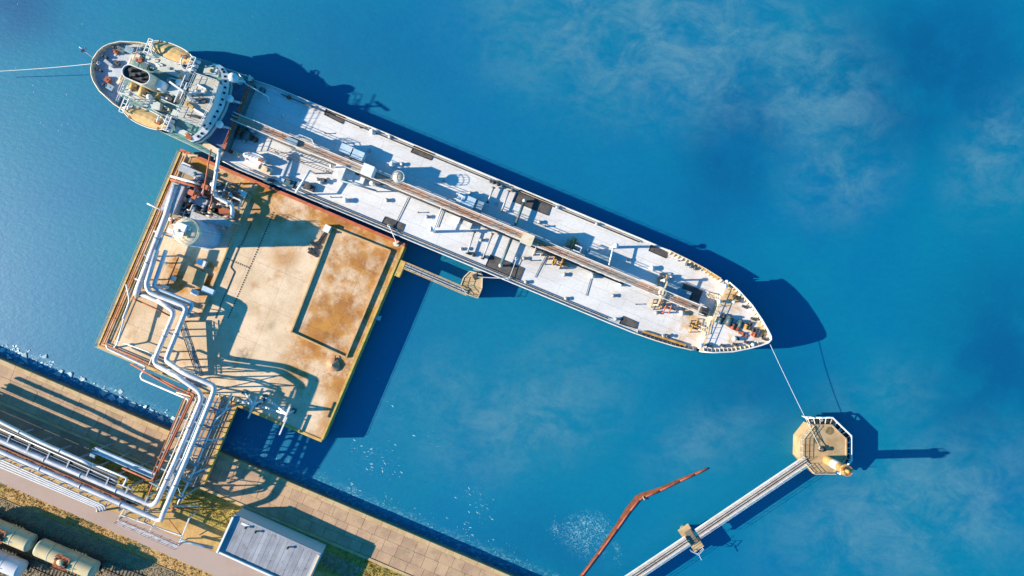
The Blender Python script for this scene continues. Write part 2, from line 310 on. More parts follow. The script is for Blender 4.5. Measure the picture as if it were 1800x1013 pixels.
class MB:
    def __init__(s): s.v, s.f, s.m, s.sm = [], [], [], []
    def add(s, vs, fs, m=0, sm=False):
        o = len(s.v); s.v += [tuple(x) for x in vs]
        for f in fs: s.f.append([i + o for i in f]); s.m.append(m); s.sm.append(sm)
        return s
    def box(s, c, size, rz=0.0, m=0):
        c = Vector(c); x, y, z = size[0] / 2, size[1] / 2, size[2] / 2; cs, sn = math.cos(rz), math.sin(rz)
        vs = [(c.x + a * x * cs - b_ * y * sn, c.y + a * x * sn + b_ * y * cs, c.z + d * z) for d in (-1, 1) for a, b_ in ((-1, -1), (1, -1), (1, 1), (-1, 1))]
        return s.add(vs, [(3, 2, 1, 0), (4, 5, 6, 7), (0, 1, 5, 4), (1, 2, 6, 5), (2, 3, 7, 6), (3, 0, 4, 7)], m)
    def beam(s, a, b, w, h, m=0, up=Vector((0, 0, 1))):
        a, b = Vector(a), Vector(b); d = (b - a).normalized()
        if abs(d.dot(up)) > .98: up = Vector((1, 0, 0))
        x = d.cross(up).normalized() * w / 2; y = x.cross(d).normalized() * h / 2
        vs = [q + i * x + j * y for q in (a, b) for i, j in ((-1, -1), (1, -1), (1, 1), (-1, 1))]
        return s.add(vs, [(0, 1, 2, 3), (7, 6, 5, 4), (1, 0, 4, 5), (2, 1, 5, 6), (3, 2, 6, 7), (0, 3, 7, 4)], m)
    def tube(s, pts, r, n=8, m=0, bend=0.0, cap=True, seg=4):
        pts = [Vector(p) for p in pts]
        if bend > 0 and len(pts) > 2:
            q = [pts[0]]
            for i in range(1, len(pts) - 1):
                a, b_, c = pts[i - 1], pts[i], pts[i + 1]
                d0, d1 = (a - b_), (c - b_); k = min(bend, d0.length * .45, d1.length * .45)
                p0, p1 = b_ + d0.normalized() * k, b_ + d1.normalized() * k
                for j in range(seg + 1):
                    t = j / seg; q.append(p0 * (1 - t) ** 2 + b_ * 2 * t * (1 - t) + p1 * t * t)
            q.append(pts[-1]); pts = q
        rs = r if isinstance(r, (list, tuple)) else [r] * len(pts)
        rings = []; nrm = None
        for i, p in enumerate(pts):
            d = (pts[min(i + 1, len(pts) - 1)] - pts[max(i - 1, 0)])
            d = d.normalized() if d.length > 1e-9 else Vector((0, 0, 1))
            if nrm is None:
                nrm = d.orthogonal().normalized()
            nrm = (nrm - d * nrm.dot(d)); nrm = nrm.normalized() if nrm.length > 1e-6 else d.orthogonal().normalized()
            bn = d.cross(nrm)
            rings.append([p + (nrm * math.cos(2 * math.pi * j / n) + bn * math.sin(2 * math.pi * j / n)) * rs[i] for j in range(n)])
        o = len(s.v)
        for rg in rings: s.v += [tuple(x) for x in rg]
        for i in range(len(rings) - 1):
            for j in range(n):
                s.f.append([o + i * n + j, o + i * n + (j + 1) % n, o + (i + 1) * n + (j + 1) % n, o + (i + 1) * n + j]); s.m.append(m); s.sm.append(n > 5)
        if cap:
            s.f.append([o + j for j in reversed(range(n))]); s.m.append(m); s.sm.append(False)
            s.f.append([o + (len(rings) - 1) * n + j for j in range(n)]); s.m.append(m); s.sm.append(False)
        return s
    def cyl(s, a, b, r0, r1=None, n=16, m=0):
        return s.tube([a, b], [r0, r0 if r1 is None else r1], n, m)
    def prism(s, poly, z0, z1, m=0, ms=None, bottom=True):
        """poly: counter-clockwise list of (x, y)"""
        ar = sum(poly[i][0] * poly[(i + 1) % len(poly)][1] - poly[(i + 1) % len(poly)][0] * poly[i][1] for i in range(len(poly)))
        if ar < 0: poly = poly[::-1]
        k = len(poly); o = len(s.v)
        s.v += [(p[0], p[1], z0) for p in poly] + [(p[0], p[1], z1) for p in poly]
        s.f.append([o + k + i for i in range(k)]); s.m.append(m); s.sm.append(False)
        if bottom: s.f.append([o + i for i in reversed(range(k))]); s.m.append(m); s.sm.append(False)
        for i in range(k):
            s.f.append([o + i, o + (i + 1) % k, o + k + (i + 1) % k, o + k + i]); s.m.append(m if ms is None else ms); s.sm.append(False)
        return s
    def sheet(s, poly, z, m=0):
        ar = sum(poly[i][0] * poly[(i + 1) % len(poly)][1] - poly[(i + 1) % len(poly)][0] * poly[i][1] for i in range(len(poly)))
        if ar < 0: poly = poly[::-1]
        return s.add([(p[0], p[1], z) for p in poly], [list(range(len(poly)))], m)
    def lathe(s, c, prof, n=16, m=0, axis=None):
        c = Vector(c); ax = Vector(axis or (0, 0, 1)).normalized(); X = ax.orthogonal().normalized(); Y = ax.cross(X)
        o = len(s.v)
        for r, z in prof:
            for j in range(n):
                a = 2 * math.pi * j / n; s.v.append(tuple(c + ax * z + (X * math.cos(a) + Y * math.sin(a)) * r))
        for i in range(len(prof) - 1):
            for j in range(n):
                s.f.append([o + i * n + j, o + i * n + (j + 1) % n, o + (i + 1) * n + (j + 1) % n, o + (i + 1) * n + j]); s.m.append(m); s.sm.append(True)
        return s
    def ball(s, c, r, n=10, m=0, sz=1.0):
        return s.lathe(c, [(max(r * math.sin(math.pi * i / 6), .001), -r * sz * math.cos(math.pi * i / 6)) for i in range(7)], n, m)
    def wall(s, pts, z0, z1, th, m=0, closed=False):
        n = len(pts); idx = range(n if closed else n - 1)
        for i in idx:
            a, b = pts[i], pts[(i + 1) % n]
            s.beam((a[0], a[1], (z0 + z1) / 2), (b[0], b[1], (z0 + z1) / 2), th, z1 - z0, m)
        return s
    def railing(s, pts, h=1.0, step=1.8, r=.035, rails=2, m=0, post=None):
        pts = [Vector(p) for p in pts]
        for k in range(rails):
            s.tube([p + Vector((0, 0, h * (k + 1) / rails)) for p in pts], r, 4, m, cap=False)
        for a, b in zip(pts[:-1], pts[1:]):
            nn = max(1, int(round((b - a).length / step)))
            for i in range(nn):
                p = a.lerp(b, i / nn); s.tube([p, p + Vector((0, 0, h))], post or r, 4, m, cap=False)
        p = pts[-1]; s.tube([p, p + Vector((0, 0, h))], post or r, 4, m, cap=False)
        return s
    def mesh(s, name, mats, inv=None):
        me = bpy.data.meshes.new(name)
        vs_ = s.v if inv is None else [tuple(inv @ Vector(p)) for p in s.v]
        me.from_pydata(vs_, [], s.f)
        for mm in (mats if isinstance(mats, (list, tuple)) else [mats]): me.materials.append(mm)
        me.polygons.foreach_set('material_index', s.m); me.polygons.foreach_set('use_smooth', s.sm); me.update()
        return me
    def build(s, name, mats, parent=None, origin=None):
        if parent is not None:
            me = s.mesh(name, mats, ROOTINV[top_of(parent).name]); o = bpy.data.objects.new(name, me); COL.objects.link(o); o.parent = parent
        else:
            if origin is None:
                xs = [p[0] for p in s.v]; ys = [p[1] for p in s.v]; zs = [p[2] for p in s.v]
                origin = ((min(xs) + max(xs)) / 2, (min(ys) + max(ys)) / 2, min(zs))
            inv = Matrix.Translation(Vector(origin)).inverted()
            me = s.mesh(name, mats, inv); o = bpy.data.objects.new(name, me); COL.objects.link(o); o.location = origin
            ROOTINV[o.name] = inv
        return o
def inst(name, me, parent, wloc, rz=0.0, scale=(1, 1, 1)):
    """one more piece of the same mesh under a thing, placed at a world point"""
    o = bpy.data.objects.new(name, me); COL.objects.link(o); o.parent = parent
    inv = ROOTINV[top_of(parent).name]; o.location = inv @ Vector(wloc)
    o.rotation_euler = (0, 0, rz + inv.to_euler().z); o.scale = scale
    return o

# ================================================================== SETTING
MB().sheet([(-1500, -1500), (1500, -1500), (1500, 1500), (-1500, 1500)], 0.0).build('water', M['water'], origin=(0, 0, 0))
tag(bpy.data.objects['water'], kind='structure')

# --- land: everything behind the quay edge
G = 1.7
QA, QB = P(0, 632, G), P(900, 1014, G)
qd = (QB - QA).normalized(); qn = Vector((qd.y, -qd.x, 0))             # qd along the quay (to the right), qn away from the sea
def Q(a, b, z=G): p = QA + qd * a + qn * b; return Vector((p.x, p.y, z))
def qxy(*ab): return [Q(a, b).to_2d() for a, b in ab]
quay = MB().prism(qxy((-400, .02), (500, .02), (500, 7.0), (-400, 7.0)), -3, G - .14, 0).build('quay', M['quay_wall']); tag(quay, kind='structure')
cop = MB()
for a0 in range(-12, 120, 3):
    cop = MB().prism(qxy((a0 + .02, -.05), (a0 + 2.98, -.05), (a0 + 2.98, .78), (a0 + .02, .78)), G - .5, G + .05 + random.uniform(-.015, .015))
    if a0 == -12: QR = quay
    cop.build('coping_stone', M['coping'], quay)
row = [(.82, 2.62), (2.66, 4.75), (4.79, 6.55)]
for ri, (b0, b1) in enumerate(row):
    a = -12 + ri * .7
    while a < 118:
        ln = random.choice((2.0, 2.5, 2.5, 3.0)); 
        if Q(a, b0).x < 30:
            t = random.uniform(-.018, .018)
            MB().prism(qxy((a + .025, b0), (a + ln - .025, b0), (a + ln - .025, b1), (a + .025, b1)), G - .3, G + t).build('quay_slab', M['quay'], quay)
        a += ln
MB().prism(qxy((-400, 6.6), (500, 6.6), (500, 7.05), (-400, 7.05)), G - .3, G + .13).build('kerb', M['coping'], quay)
# hinterland sheets
hb = MB().sheet(qxy((-400, 6.9), (500, 6.9), (500, 400), (-400, 400)), G - .02).build('ground', M['soil']); tag(hb, kind='structure')
va = MB().sheet(qxy((20, 7.06), (140, 7.06), (140, 12.2), (22, 12.2)), G - .012).build('grass_verge', M['green_soil']); tag(va, kind='structure')
lv = MB().sheet(qxy((-60, 7.06), (20, 7.06), (22.5, 14), (-60, 14)), G - .011).build('rack_apron', M['apron']); tag(lv, kind='structure')
# service road
def line_at(x0, y0, x1, y1): 
    return P(x0, y0, G), P(x1, y1, G)
rb0, rb1 = line_at(-60, 823, 400, 1023)      # lower edge
road = MB().sheet([P(-80, 781, G).to_2d(), P(120, 868, G).to_2d(), P(370, 968, G).to_2d(), P(560, 1050, G).to_2d(), P(900, 1200, G).to_2d(), P(800, 1205, G).to_2d(), P(400, 1022, G).to_2d(), P(190, 931, G).to_2d(), P(-80, 814, G).to_2d()], G - .004)
road = road.build('service_road', M['road']); tag(road, kind='structure')
# rail bed
def T(a, b, z=G):   # track frame: a along the track to the right, b away from the sea
    o = P(0, 890, G); d = (P(271, 1005, G) - o); d.z = 0; d.normalize(); nn = Vector((d.y, -d.x, 0)); p = o + d * a + nn * b; return Vector((p.x, p.y, z))
TD = T(1, 0) - T(0, 0); TZ = math.atan2(TD.y, TD.x)
bed = MB().prism([T(-40, -1.4).to_2d(), T(110, -1.4).to_2d(), T(110, 40).to_2d(), T(-40, 40).to_2d()], G - .3, G + .10).build('rail_ballast', M['ballast']); tag(bed, kind='structure')

# ================================================================== PLATFORM
PH = 3.0
TL, TR, BL = P(318, 263, PH), P(712, 430, PH), P(163, 610, PH)
ex = (TR - TL).normalized(); LX = (TR - TL).length
ey = Vector((ex.y, -ex.x, 0)); LY = (P(570, 778, PH) - TR).length
def F(s, t, z=PH): p = TL + ex * s + ey * t; return Vector((p.x, p.y, z))
FZ = math.atan2(ex.y, ex.x)
plat = thing('jetty_platform', 'large square concrete jetty platform stained with ochre rust', 'jetty', F(LX / 2, LY / 2, 0), FZ)
def fxy(*st): return [F(s, t).to_2d() for s, t in st]
b = MB()
b.prism(fxy((.15, .15), (LX - .15, .15), (LX - .15, LY - .15), (.15, LY - .15)), .9, PH - .3)
b.build('deck_beam', M['quay_wall'], plat)
b = MB()
for i in range(9):
    for j in range(8):
        p = F(1.2 + i * (LX - 2.4) / 8, 1.2 + j * (LY - 2.4) / 7, 0); b.cyl((p.x, p.y, -3), (p.x, p.y, 1), .45, n=8)
pf = b.build('pile', M['quay_wall'], plat)
xs = [.35, 5.2, 11.6, 18.2, 24.8, 31.0, 36.6, LX - .35]; ys = [.35, 6.6, 12.6, 19.2, 25.6, 31.0, LY - .35]
for i in range(len(xs) - 1):
    for j in range(len(ys) - 1):
        MB().prism(fxy((xs[i] + .01, ys[j] + .01), (xs[i + 1] - .01, ys[j] + .01), (xs[i + 1] - .01, ys[j + 1] - .01), (xs[i] + .01, ys[j + 1] - .01)), PH - .29, PH + random.uniform(-.012, .012)).build('concrete_slab', M['platform'], plat)
# edge beams and kerbs
def edge(name, a, b_, w_, z0, z1, m):
    MB().beam((*a.to_2d(), (z0 + z1) / 2), (*b_.to_2d(), (z0 + z1) / 2), w_, z1 - z0).build(name, M[m], plat)
edge('red_kerb', F(0, .1), F(LX, .1), .5, .4, PH + .18, 'redpaint')
edge('edge_beam', F(LX - .1, .36), F(LX - .1, LY - .36), .42, .4, PH + .12, 'yellow')
edge('edge_beam', F(.1, .36), F(.1, LY - .36), .26, .4, PH + .12, 'yellow')
edge('edge_beam', F(0, LY - .1), F(LX, LY - .1), .46, .4, PH + .12, 'yellow')
# low containment walls
def low_wall(pts, h=.42, th=.24, m='coping', name='containment_wall'):
    q = [P(x, y, PH) for x, y in pts]
    MB().wall(q, PH - .02, PH + h, th).build(name, M[m], plat)
low_wall([(584, 400), (687, 441), (609, 628), (513, 584), (583, 402)], .46)
low_wall([(349, 566), (441, 343), (322, 289)], .48)
low_wall([(441, 343), (424, 376)], .5)
b = MB()   # line of drain holes
for (x0, y0, x1, y1, n) in ((481, 374, 400, 562, 46), (400, 455, 441, 472, 11)):
    for i in range(n):
        p = P(lerp(x0, x1, i / n), lerp(y0, y1, i / n), PH + .016); b.box((p.x, p.y, PH + .016), (.22, .26, .012), FZ)
b.build('drain_line', M['dark'], plat)
b = MB()   # thin cable duct
b.tube([P(x, y, PH + .08) for x, y in ((442, 392), (425, 430), (420, 433), (405, 470), (412, 478), (378, 560))], .06, 5, bend=.2); b.build('cable_duct', M['dark'], plat)
# red and yellow pipes along the left and lower edges
b = MB()
for s_, r_ in ((.75, .08), (1.1, .09)):
    b.tube([F(s_, .8, PH + .35), F(s_, LY - .9, PH + .35)], r_, 6)
b.build('red_edge_pipe', M['rust'], plat)
b = MB()
for s_, r_ in ((1.75, .05), (2.4, .06)):
    b.tube([F(s_, 5, PH + .3), F(s_, LY - 2, PH + .3)], r_, 5)
b.build('edge_pipe', M['yellow'], plat)
b = MB()
for t_, m_ in ((.55, 0), (.95, 0)):
    b.tube([F(.6, LY - t_, PH + .4), F(19.2, LY - t_, PH + .4)], .10, 6)
b.build('red_edge_pipe', M['rust'], plat)
b = MB(); b.railing([F(.1, LY - .1, PH + .1), F(17.6, LY - .1, PH + .1)], 1.0, 2.2, .035); b.build('railing', M['cream'], plat)
b = MB(); b.railing([F(.1, .4, PH + .1), F(.1, LY - .5, PH + .1)], 1.0, 2.4, .035); b.build('railing', M['yellow'], plat)
b = MB(); b.railing([F(LX - .1, .9, PH + .1), F(LX - .1, 2.8, PH + .1)], 1.0, 2.2, .03).railing([F(LX - .1, 5.4, PH + .1), F(LX - .1, LY - .2, PH + .1), F(25.5, LY - .1, PH + .1)], .25, 2.6, .02, 1); b.build('railing', M['yellow'], plat)
b = MB(); b.railing([F(1.5, .1, PH + .15), F(LX - 3, .1, PH + .15)], .8, 3.0, .03); b.build('railing', M['redpaint'], plat)
# mooring hook
p = P(697, 428, PH)
b = MB(); b.cyl(p, p + Vector((0, 0, .15)), .55, n=12).cyl(p, p + Vector((0, 0, .6)), .22, .26, 10).box(p + Vector((.15, .1, .55)), (.7, .22, .2), .6); b.build('mooring_hook', M['cream'], plat)
p = P(335, 275, PH)
b = MB(); b.cyl(p, p + Vector((0, 0, .5)), .22, .28, 10).beam(p + Vector((-.2, .05, .5)), p + Vector((1.5, .0, .55)), .3, .25); b.build('mooring_hook', M['cream'], plat)
for (x, y) in ((574, 363), (664, 399), (503, 333), (440, 306)):    # sunlit gaps on the ship side, built as pale blue boxes
    p = P(x, y, 1.6); MB().box(p, (1.0, .5, 1.4), FZ).box(p + Vector((0, 0, .75)), (.8, .3, .1), FZ).build('fender_or_lit_gap', M['pipe_blue'], plat)
p = F(LX + .45, 13.5, 1.9); MB().box(p, (.9, .7, .6), FZ).beam(p + Vector((-.3, .2, .3)), p + Vector((.7, .3, .35)), .1, .08).build('fender_or_lit_gap', M['pipe_blue'], plat)
# connecting corner stub for the gangway
MB().prism(fxy((LX + .1, 2.7), (LX + 1.3, 2.7), (LX + 1.3, 5.6), (LX + .1, 5.6)), 1.6, PH - .02).build('landing', M['yellow'], plat)

# things lying about on the platform
def crate(name, label, cat, px, py, size, rz, m, z=PH, lidm=None):
    r = thing(name, label, cat, P(px, py, z), rz)
    c = P(px, py, z)
    MB().box(c + Vector((0, 0, size[2] / 2)), size, rz).build('body', M[m], r)
    MB().box(c + Vector((0, 0, size[2] + .03)), (size[0] + .06, size[1] + .06, .06), rz).build('lid', M[lidm or m], r)
    return r
crate('cabinet', 'white cabinet at the upper left corner of the inner low wall', 'cabinet', 577, 403, (1.0, 1.2, .9), FZ + R(-3), 'white_clean')
crate('cabinet', 'white cabinet on ochre concrete nearest the storage tank', 'cabinet', 357, 462, (1.5, .9, .8), FZ, 'white_clean')
crate('cabinet', 'white cabinet beside the thin brown pipe, left of the raised slab', 'cabinet', 306, 489, (.9, .7, .7), FZ, 'white_clean')
crate('cabinet', 'white cabinet on ochre concrete near the pipe corner', 'cabinet', 345, 514, (1.1, .8, .7), FZ, 'white_clean')
crate('cabinet', 'pale blue-grey box straddling the long low wall', 'cabinet', 369, 511, (2.0, 1.0, .9), FZ, 'pipe_blue')
crate('cabinet', 'tiny white cabinet at the foot of the thin brown pipe', 'cabinet', 293, 504, (.9, .5, .6), FZ, 'white_clean')
crate('plinth', 'square tan concrete plinth on the ochre service corner', 'plinth', 345, 487, (3.6, 2.6, .35), FZ, 'coping')
for k, (x, y, ln, rz, lab) in enumerate(((567, 418, 2.6, R(55), 'black beam nearest the white corner cabinet by the low wall'), (554, 432, 1.9, R(-40), 'short black beam, middle of the heap by the low wall'),
                             (551, 447, 1.8, R(-28), 'twin black beam, lower side of the heap by the low wall'), (549, 441, 1.4, R(-36), 'shortest black beam of the heap by the low wall'))):
    c = P(x, y, PH); d = Vector((math.cos(rz), math.sin(rz), 0)); b = MB()
    b.beam(c + d * ln / 2 + Vector((0, 0, .14)), c - d * ln / 2 + Vector((0, 0, .14)), .42, .06); b.beam(c + d * ln / 2 + Vector((0, 0, .42)), c - d * ln / 2 + Vector((0, 0, .42)), .42, .06)
    b.beam(c + d * ln / 2 + Vector((0, 0, .28)), c - d * ln / 2 + Vector((0, 0, .28)), .08, .24)
    tag(b.build('steel_beam', M['black']), lab, 'beam', 'black beams heaped by the low wall')
r = thing('conical_hopper', 'small round cone-roofed hopper, cream and orange, at the low wall corner', 'hopper', P(586, 641, PH))
p = P(586, 641, PH); b = MB(); b.lathe(p, [(1.15, 0), (1.15, .35)], 24); b.build('shell', M['rust'], r)
b = MB(); b.lathe(p, [(1.2, .35), (.02, 1.0)], 24); b.build('cone_roof', mat('hopper_paint', (.50, .27, .16), (.42, .2, .1), .8, rough=.7), r)
b = MB(); b.cyl(p + Vector((.3, .5, .6)), p + Vector((.5, 1.6, .25)), .07, n=6); b.build('outlet_pipe', M['dark'], r)

# storage tank
tp = P(366, 414, PH); tk = thing('storage_tank', 'tall upright storage tank with ladder and white top on the jetty platform', 'tank', tp)
TH = 7.6
b = MB(); b.lathe(tp, [(2.35, 0), (2.35, .2), (2.2, .2), (2.2, TH)], 40); b.build('shell', mat('tank_shell_paint', (.27, .40, .52), (.22, .34, .45), .4, rough=.45), tk)
b = MB(); b.lathe(tp + Vector((0, 0, TH)), [(2.26, -.1), (2.26, .02), (1.2, .3), (.02, .42)], 40); b.build('tank_top', M['cream'], tk)
b = MB()
for i in range(16):
    a = 2 * math.pi * i / 16; q = tp + Vector((2.1 * math.cos(a), 2.1 * math.sin(a), TH)); 
ring = [tp + Vector((2.15 * math.cos(2 * math.pi * i / 24), 2.15 * math.sin(2 * math.pi * i / 24), TH)) for i in range(25)]
b.railing(ring, 1.0, .9, .03); b.build('railing', M['cream'], tk)
b = MB(); b.box(tp + Vector((-.5, .7, TH + .7)), (1.7, 1.2, .9), FZ).box(tp + Vector((-1.5, -.2, TH + .75)), (2.6, .8, .12), FZ + .1).box(tp + Vector((.5, .5, TH + .6)), (.6, .6, .5), FZ); b.build('hatch', M['white_clean'], tk)
b = MB(); b.cyl(tp + Vector((-1.0, .1, TH + .8)), tp + Vector((-1.0, .1, TH + 1.3)), .25, n=10).cyl(tp + Vector((.3, -.9, TH)), tp + Vector((.3, -.9, TH + .9)), .15, n=8); b.build('vent', M['cream'], tk)
b = MB()
for q in (-.25, .25): b.tube([tp + Vector((2.3, q, 0)), tp + Vector((2.3, q, TH + 1))], .04, 4)
for i in range(20): b.tube([tp + Vector((2.3, -.25, .4 * i)), tp + Vector((2.3, .25, .4 * i))], .025, 4)
b.build('ladder', M['white_clean'], tk)
for zz in (2.5, 5.1):
    b = MB(); b.lathe(tp + Vector((0, 0, zz)), [(2.2, -.06), (2.25, -.06), (2.25, .06), (2.2, .06)], 40); b.build('band', M['pipe_blue'], tk)

# tank access platform beside it
ap = thing('access_platform', 'grey grating platform with yellow rails beside the tank', 'access platform', P(362, 378, PH))
poly = [P(x, y, 7.2).to_2d() for x, y in ((330, 395), (337, 371), (372, 384), (376, 375), (409, 390), (404, 398), (372, 393))]
MB().prism(poly, 7.1, 7.2).build('grating', M['grating'], ap)
MB().railing([P(x, y, 7.2) for x, y in ((337, 371), (372, 384), (376, 375), (409, 390))], .9, 1.2, .035).build('railing', M['yellow'], ap)
for (x, y) in ((338, 374), (372, 386), (407, 391), (333, 392)):
    q = P(x, y, 7.1); MB().beam((q.x, q.y, PH), q, .16, .16).build('post', M['steel'], ap)

# valve skid: gratings, pumps, valves and small piping
vsk = thing('valve_skid', 'crowded manifold skid of valves, gratings and rusty piping left of the tank', 'manifold', P(330, 345, PH))
MB().prism([P(x, y, PH).to_2d() for x, y in ((322, 292), (438, 342), (418, 388), (340, 380), (305, 400), (296, 390))], PH + .015, PH + .05).build('skid_floor', M['apron'], vsk)
for (x, y, lx, ly, z, m_) in ((317, 352, 2.2, 5.0, 2.6, 'grating'), (325, 343, 1.0, 5.2, 2.2, 'grating'), (340, 304, 4.0, 1.2, 1.2, 'steel'), (330, 296, 1.6, 1.4, 1.0, 'white'), (348, 347, 1.5, 2.4, .9, 'steel'),
                              (338, 333, 2.6, 2.2, 1.1, 'dark'), (333, 362, 1.6, 2.6, .8, 'dark'), (358, 357, 2.0, 1.4, 1.0, 'steel'), (415, 352, 4.6, 3.4, .25, 'coping'), (428, 341, 1.4, 1.0, .7, 'white_clean'), (375, 370, 2.4, 1.2, .9, 'dark'), (395, 372, 2.6, 1.2, .9, 'rust')):
    c = P(x, y, PH); MB().box(c + Vector((0, 0, z / 2 + .06)), (lx, ly, z), FZ).build({'grating': 'grating_walkway', 'coping': 'plinth'}.get(m_, 'machine_box'), M[m_], vsk)
rv = random.Random(3)
for k in range(120):
    s_, t_ = rv.uniform(3.4, 12.4), rv.uniform(2.8, 12.4); c = F(s_, t_)
    if (c - tp).length < 3.2: continue
    mm = rv.choice(('white', 'steel', 'steel', 'white', 'cream', 'rust', 'dark', 'bluesteel', 'steel', 'teal'))
    b = MB(); hz = rv.uniform(.6, 2.0)
    if k % 3 == 0:
        b.cyl(c, c + Vector((0, 0, hz)), .16, n=8).lathe(c + Vector((0, 0, hz)), [(.1, -.05), (.38, -.03), (.38, .05), (.1, .07)], 12).cyl(c + Vector((0, 0, .2)), c + Vector((0, 0, .6)), .34, n=10); b.build('valve', M[mm], vsk)
    elif k % 3 == 1:
        dx = ex * rv.uniform(-.9, 2.6); dy = ey * rv.uniform(-2.4, 2.4); z = Vector((0, 0, hz))
        b.tube([c, c + z, c + z + dx, c + z + dx + dy, c + dx + dy], rv.uniform(.07, .17), 8, bend=.3); b.build('small_pipe', M[mm], vsk)
    else:
        b.cyl(c + Vector((0, 0, .45)) - ex * .7, c + Vector((0, 0, .45)) + ex * .7, .36, n=12).box(c + Vector((0, 0, .15)), (1.5, .7, .3), FZ); b.build('pump', M[mm], vsk)
for y in (312, 318): 
    MB().tube([P(300, y - 2, PH + 2.2), P(345, y + 10, PH + 2.4), P(352, y + 14, PH + 1)], .2, 8, bend=.5).build('small_pipe', M['white' if y == 312 else 'rust'], vsk)

# loading arms to the ship
la = thing('loading_arm', 'thick grey loading arm reaching from the jetty over to the tanker rail', 'loading arm', P(378, 350, PH))
b = MB(); b.tube([P(386, 262, 7.6), P(385, 272, 7.8), P(376, 328, 7.6), P(374, 338, 6.4)], .30, 10, bend=.6); b.build('arm', M['pipe'], la)
b = MB(); b.tube([P(374, 338, 6.4), P(380, 346, 5.4), P(409, 362, 5.2), P(408, 378, 5.2), P(408, 382, PH)], .34, 10, bend=.7); b.build('riser_pipe', M['white'], la)
b = MB(); p = P(377, 334, PH); b.cyl(p, p + Vector((0, 0, 3.6)), .3, n=10).box(p + Vector((0, 0, 3.5)), (1.0, .8, .5), FZ); b.build('pedestal', M['redpaint'], la)
for q in ((386, 266, 7.8), (381, 300, 7.75)):
    c = P(*q); MB().lathe(c, [(.25, -.15), (.45, -.15), (.45, .15), (.25, .15)], 12, axis=(-.15, .98, 0)).build('flange', M['steel'], la)
la2 = thing('loading_arm', 'thin red loading arm beside the thick grey one', 'loading arm', P(357, 345, PH))
b = MB(); b.tube([P(371, 263, 7.8), P(369, 272, 8), P(357, 343, 7.4)], .13, 8); b.build('arm', M['redpaint'], la2)
b = MB(); p = P(357, 345, PH); b.cyl(p, p + Vector((0, 0, 4.2)), .25, n=10).box(p + Vector((0, 0, 4.2)), (.9, .9, .6), FZ).box(p + Vector((.1, -.3, 3.2)), (.7, 1.3, .4), FZ); b.build('pedestal', M['redpaint'], la2)
b = MB(); b.tube([P(366, 372, 6.5), P(372, 353, 6.8), P(373, 340, 6.8)], .12, 8); b.build('riser_pipe', M['redpaint'], la2)

# lattice gangway and tripod frames on the lower part of the platform
lg = thing('lattice_gangway', 'dark blue lattice gangway leaning across the platform under the pipes', 'gangway', P(336, 612, PH))
a, c = P(321, 566, 4.7), P(353, 660, 3.7); d = (c - a).normalized(); sd_ = d.cross(Vector((0, 0, 1))).normalized() * .42
b = MB()
for q in (-1, 1):
    for z in (0, .6): b.beam(a + sd_ * q + Vector((0, 0, z)), c + sd_ * q + Vector((0, 0, z)), .1, .1)
n = 11
for i in range(n):
    p0, p1 = a.lerp(c, i / n), a.lerp(c, (i + 1) / n)
    b.beam(p0 - sd_, p0 + sd_, .06, .06)
    for q in (-1, 1): b.beam(p0 + sd_ * q, p1 + sd_ * q + Vector((0, 0, .6)), .05, .05)
b.build('truss', M['teal'], lg)
MB().beam(a + Vector((0, 0, -.02)), c + Vector((0, 0, -.02)), .6, .04).build('walkway', M['grating'], lg)
MB().beam((*a.to_2d(), PH), a, .3, .3).beam((*c.to_2d(), PH), c, .3, .3).build('post', M['teal'], lg)
def tripod(label, apex, feet):
    a = P(*apex); t = thing('tripod_frame', label, 'steel frame', (a.x, a.y, PH), 0, 'steel frames on the platform edge')
    for f in feet:
        q = P(f[0], f[1], PH); MB().beam(q, a, .26, .26).build('leg', M['pipe_blue'], t)
        MB().box(q + Vector((0, 0, .1)), (.8, .8, .2), FZ).build('foot_plate', M['teal'], t)
    m0 = [a.lerp(P(f[0], f[1], PH), .55) for f in feet]
    MB().beam(m0[0], m0[1], .14, .14).beam(m0[1], m0[2], .14, .14).build('brace', M['pipe_blue'], t)
    ya = ey * 1.4
    MB().beam(a - ya, a + ya, .28, .28).build('cross_head', M['white'], t)
tripod('steel frame with white crosshead nearest the middle of the platform edge', (504, 728, 6.2), ((466, 698), (517, 722), (454, 712)))
tripod('steel frame with its crosshead against the trestle corner', (445, 711, 6.2), ((462, 704), (418, 704), (430, 690)))
for (x, y, lab) in ((496, 753, 'short blue-white beam overhanging the platform edge farthest from the trestle'), (441, 724, 'short blue-white beam overhanging the platform edge next to the trestle')):
    c = P(x, y, 4.6); d = ey * 1.7
    t = thing('davit_beam', lab, 'beam', (c.x, c.y, PH), 0, 'beams over the platform edge')
    MB().beam(c - d * 1.2, c + d * .7, .22, .22).build('beam', M['white'], t); q = c - d * .7
    MB().beam((q.x, q.y, PH), q, .2, .2).build('post', M['pipe_blue'], t)

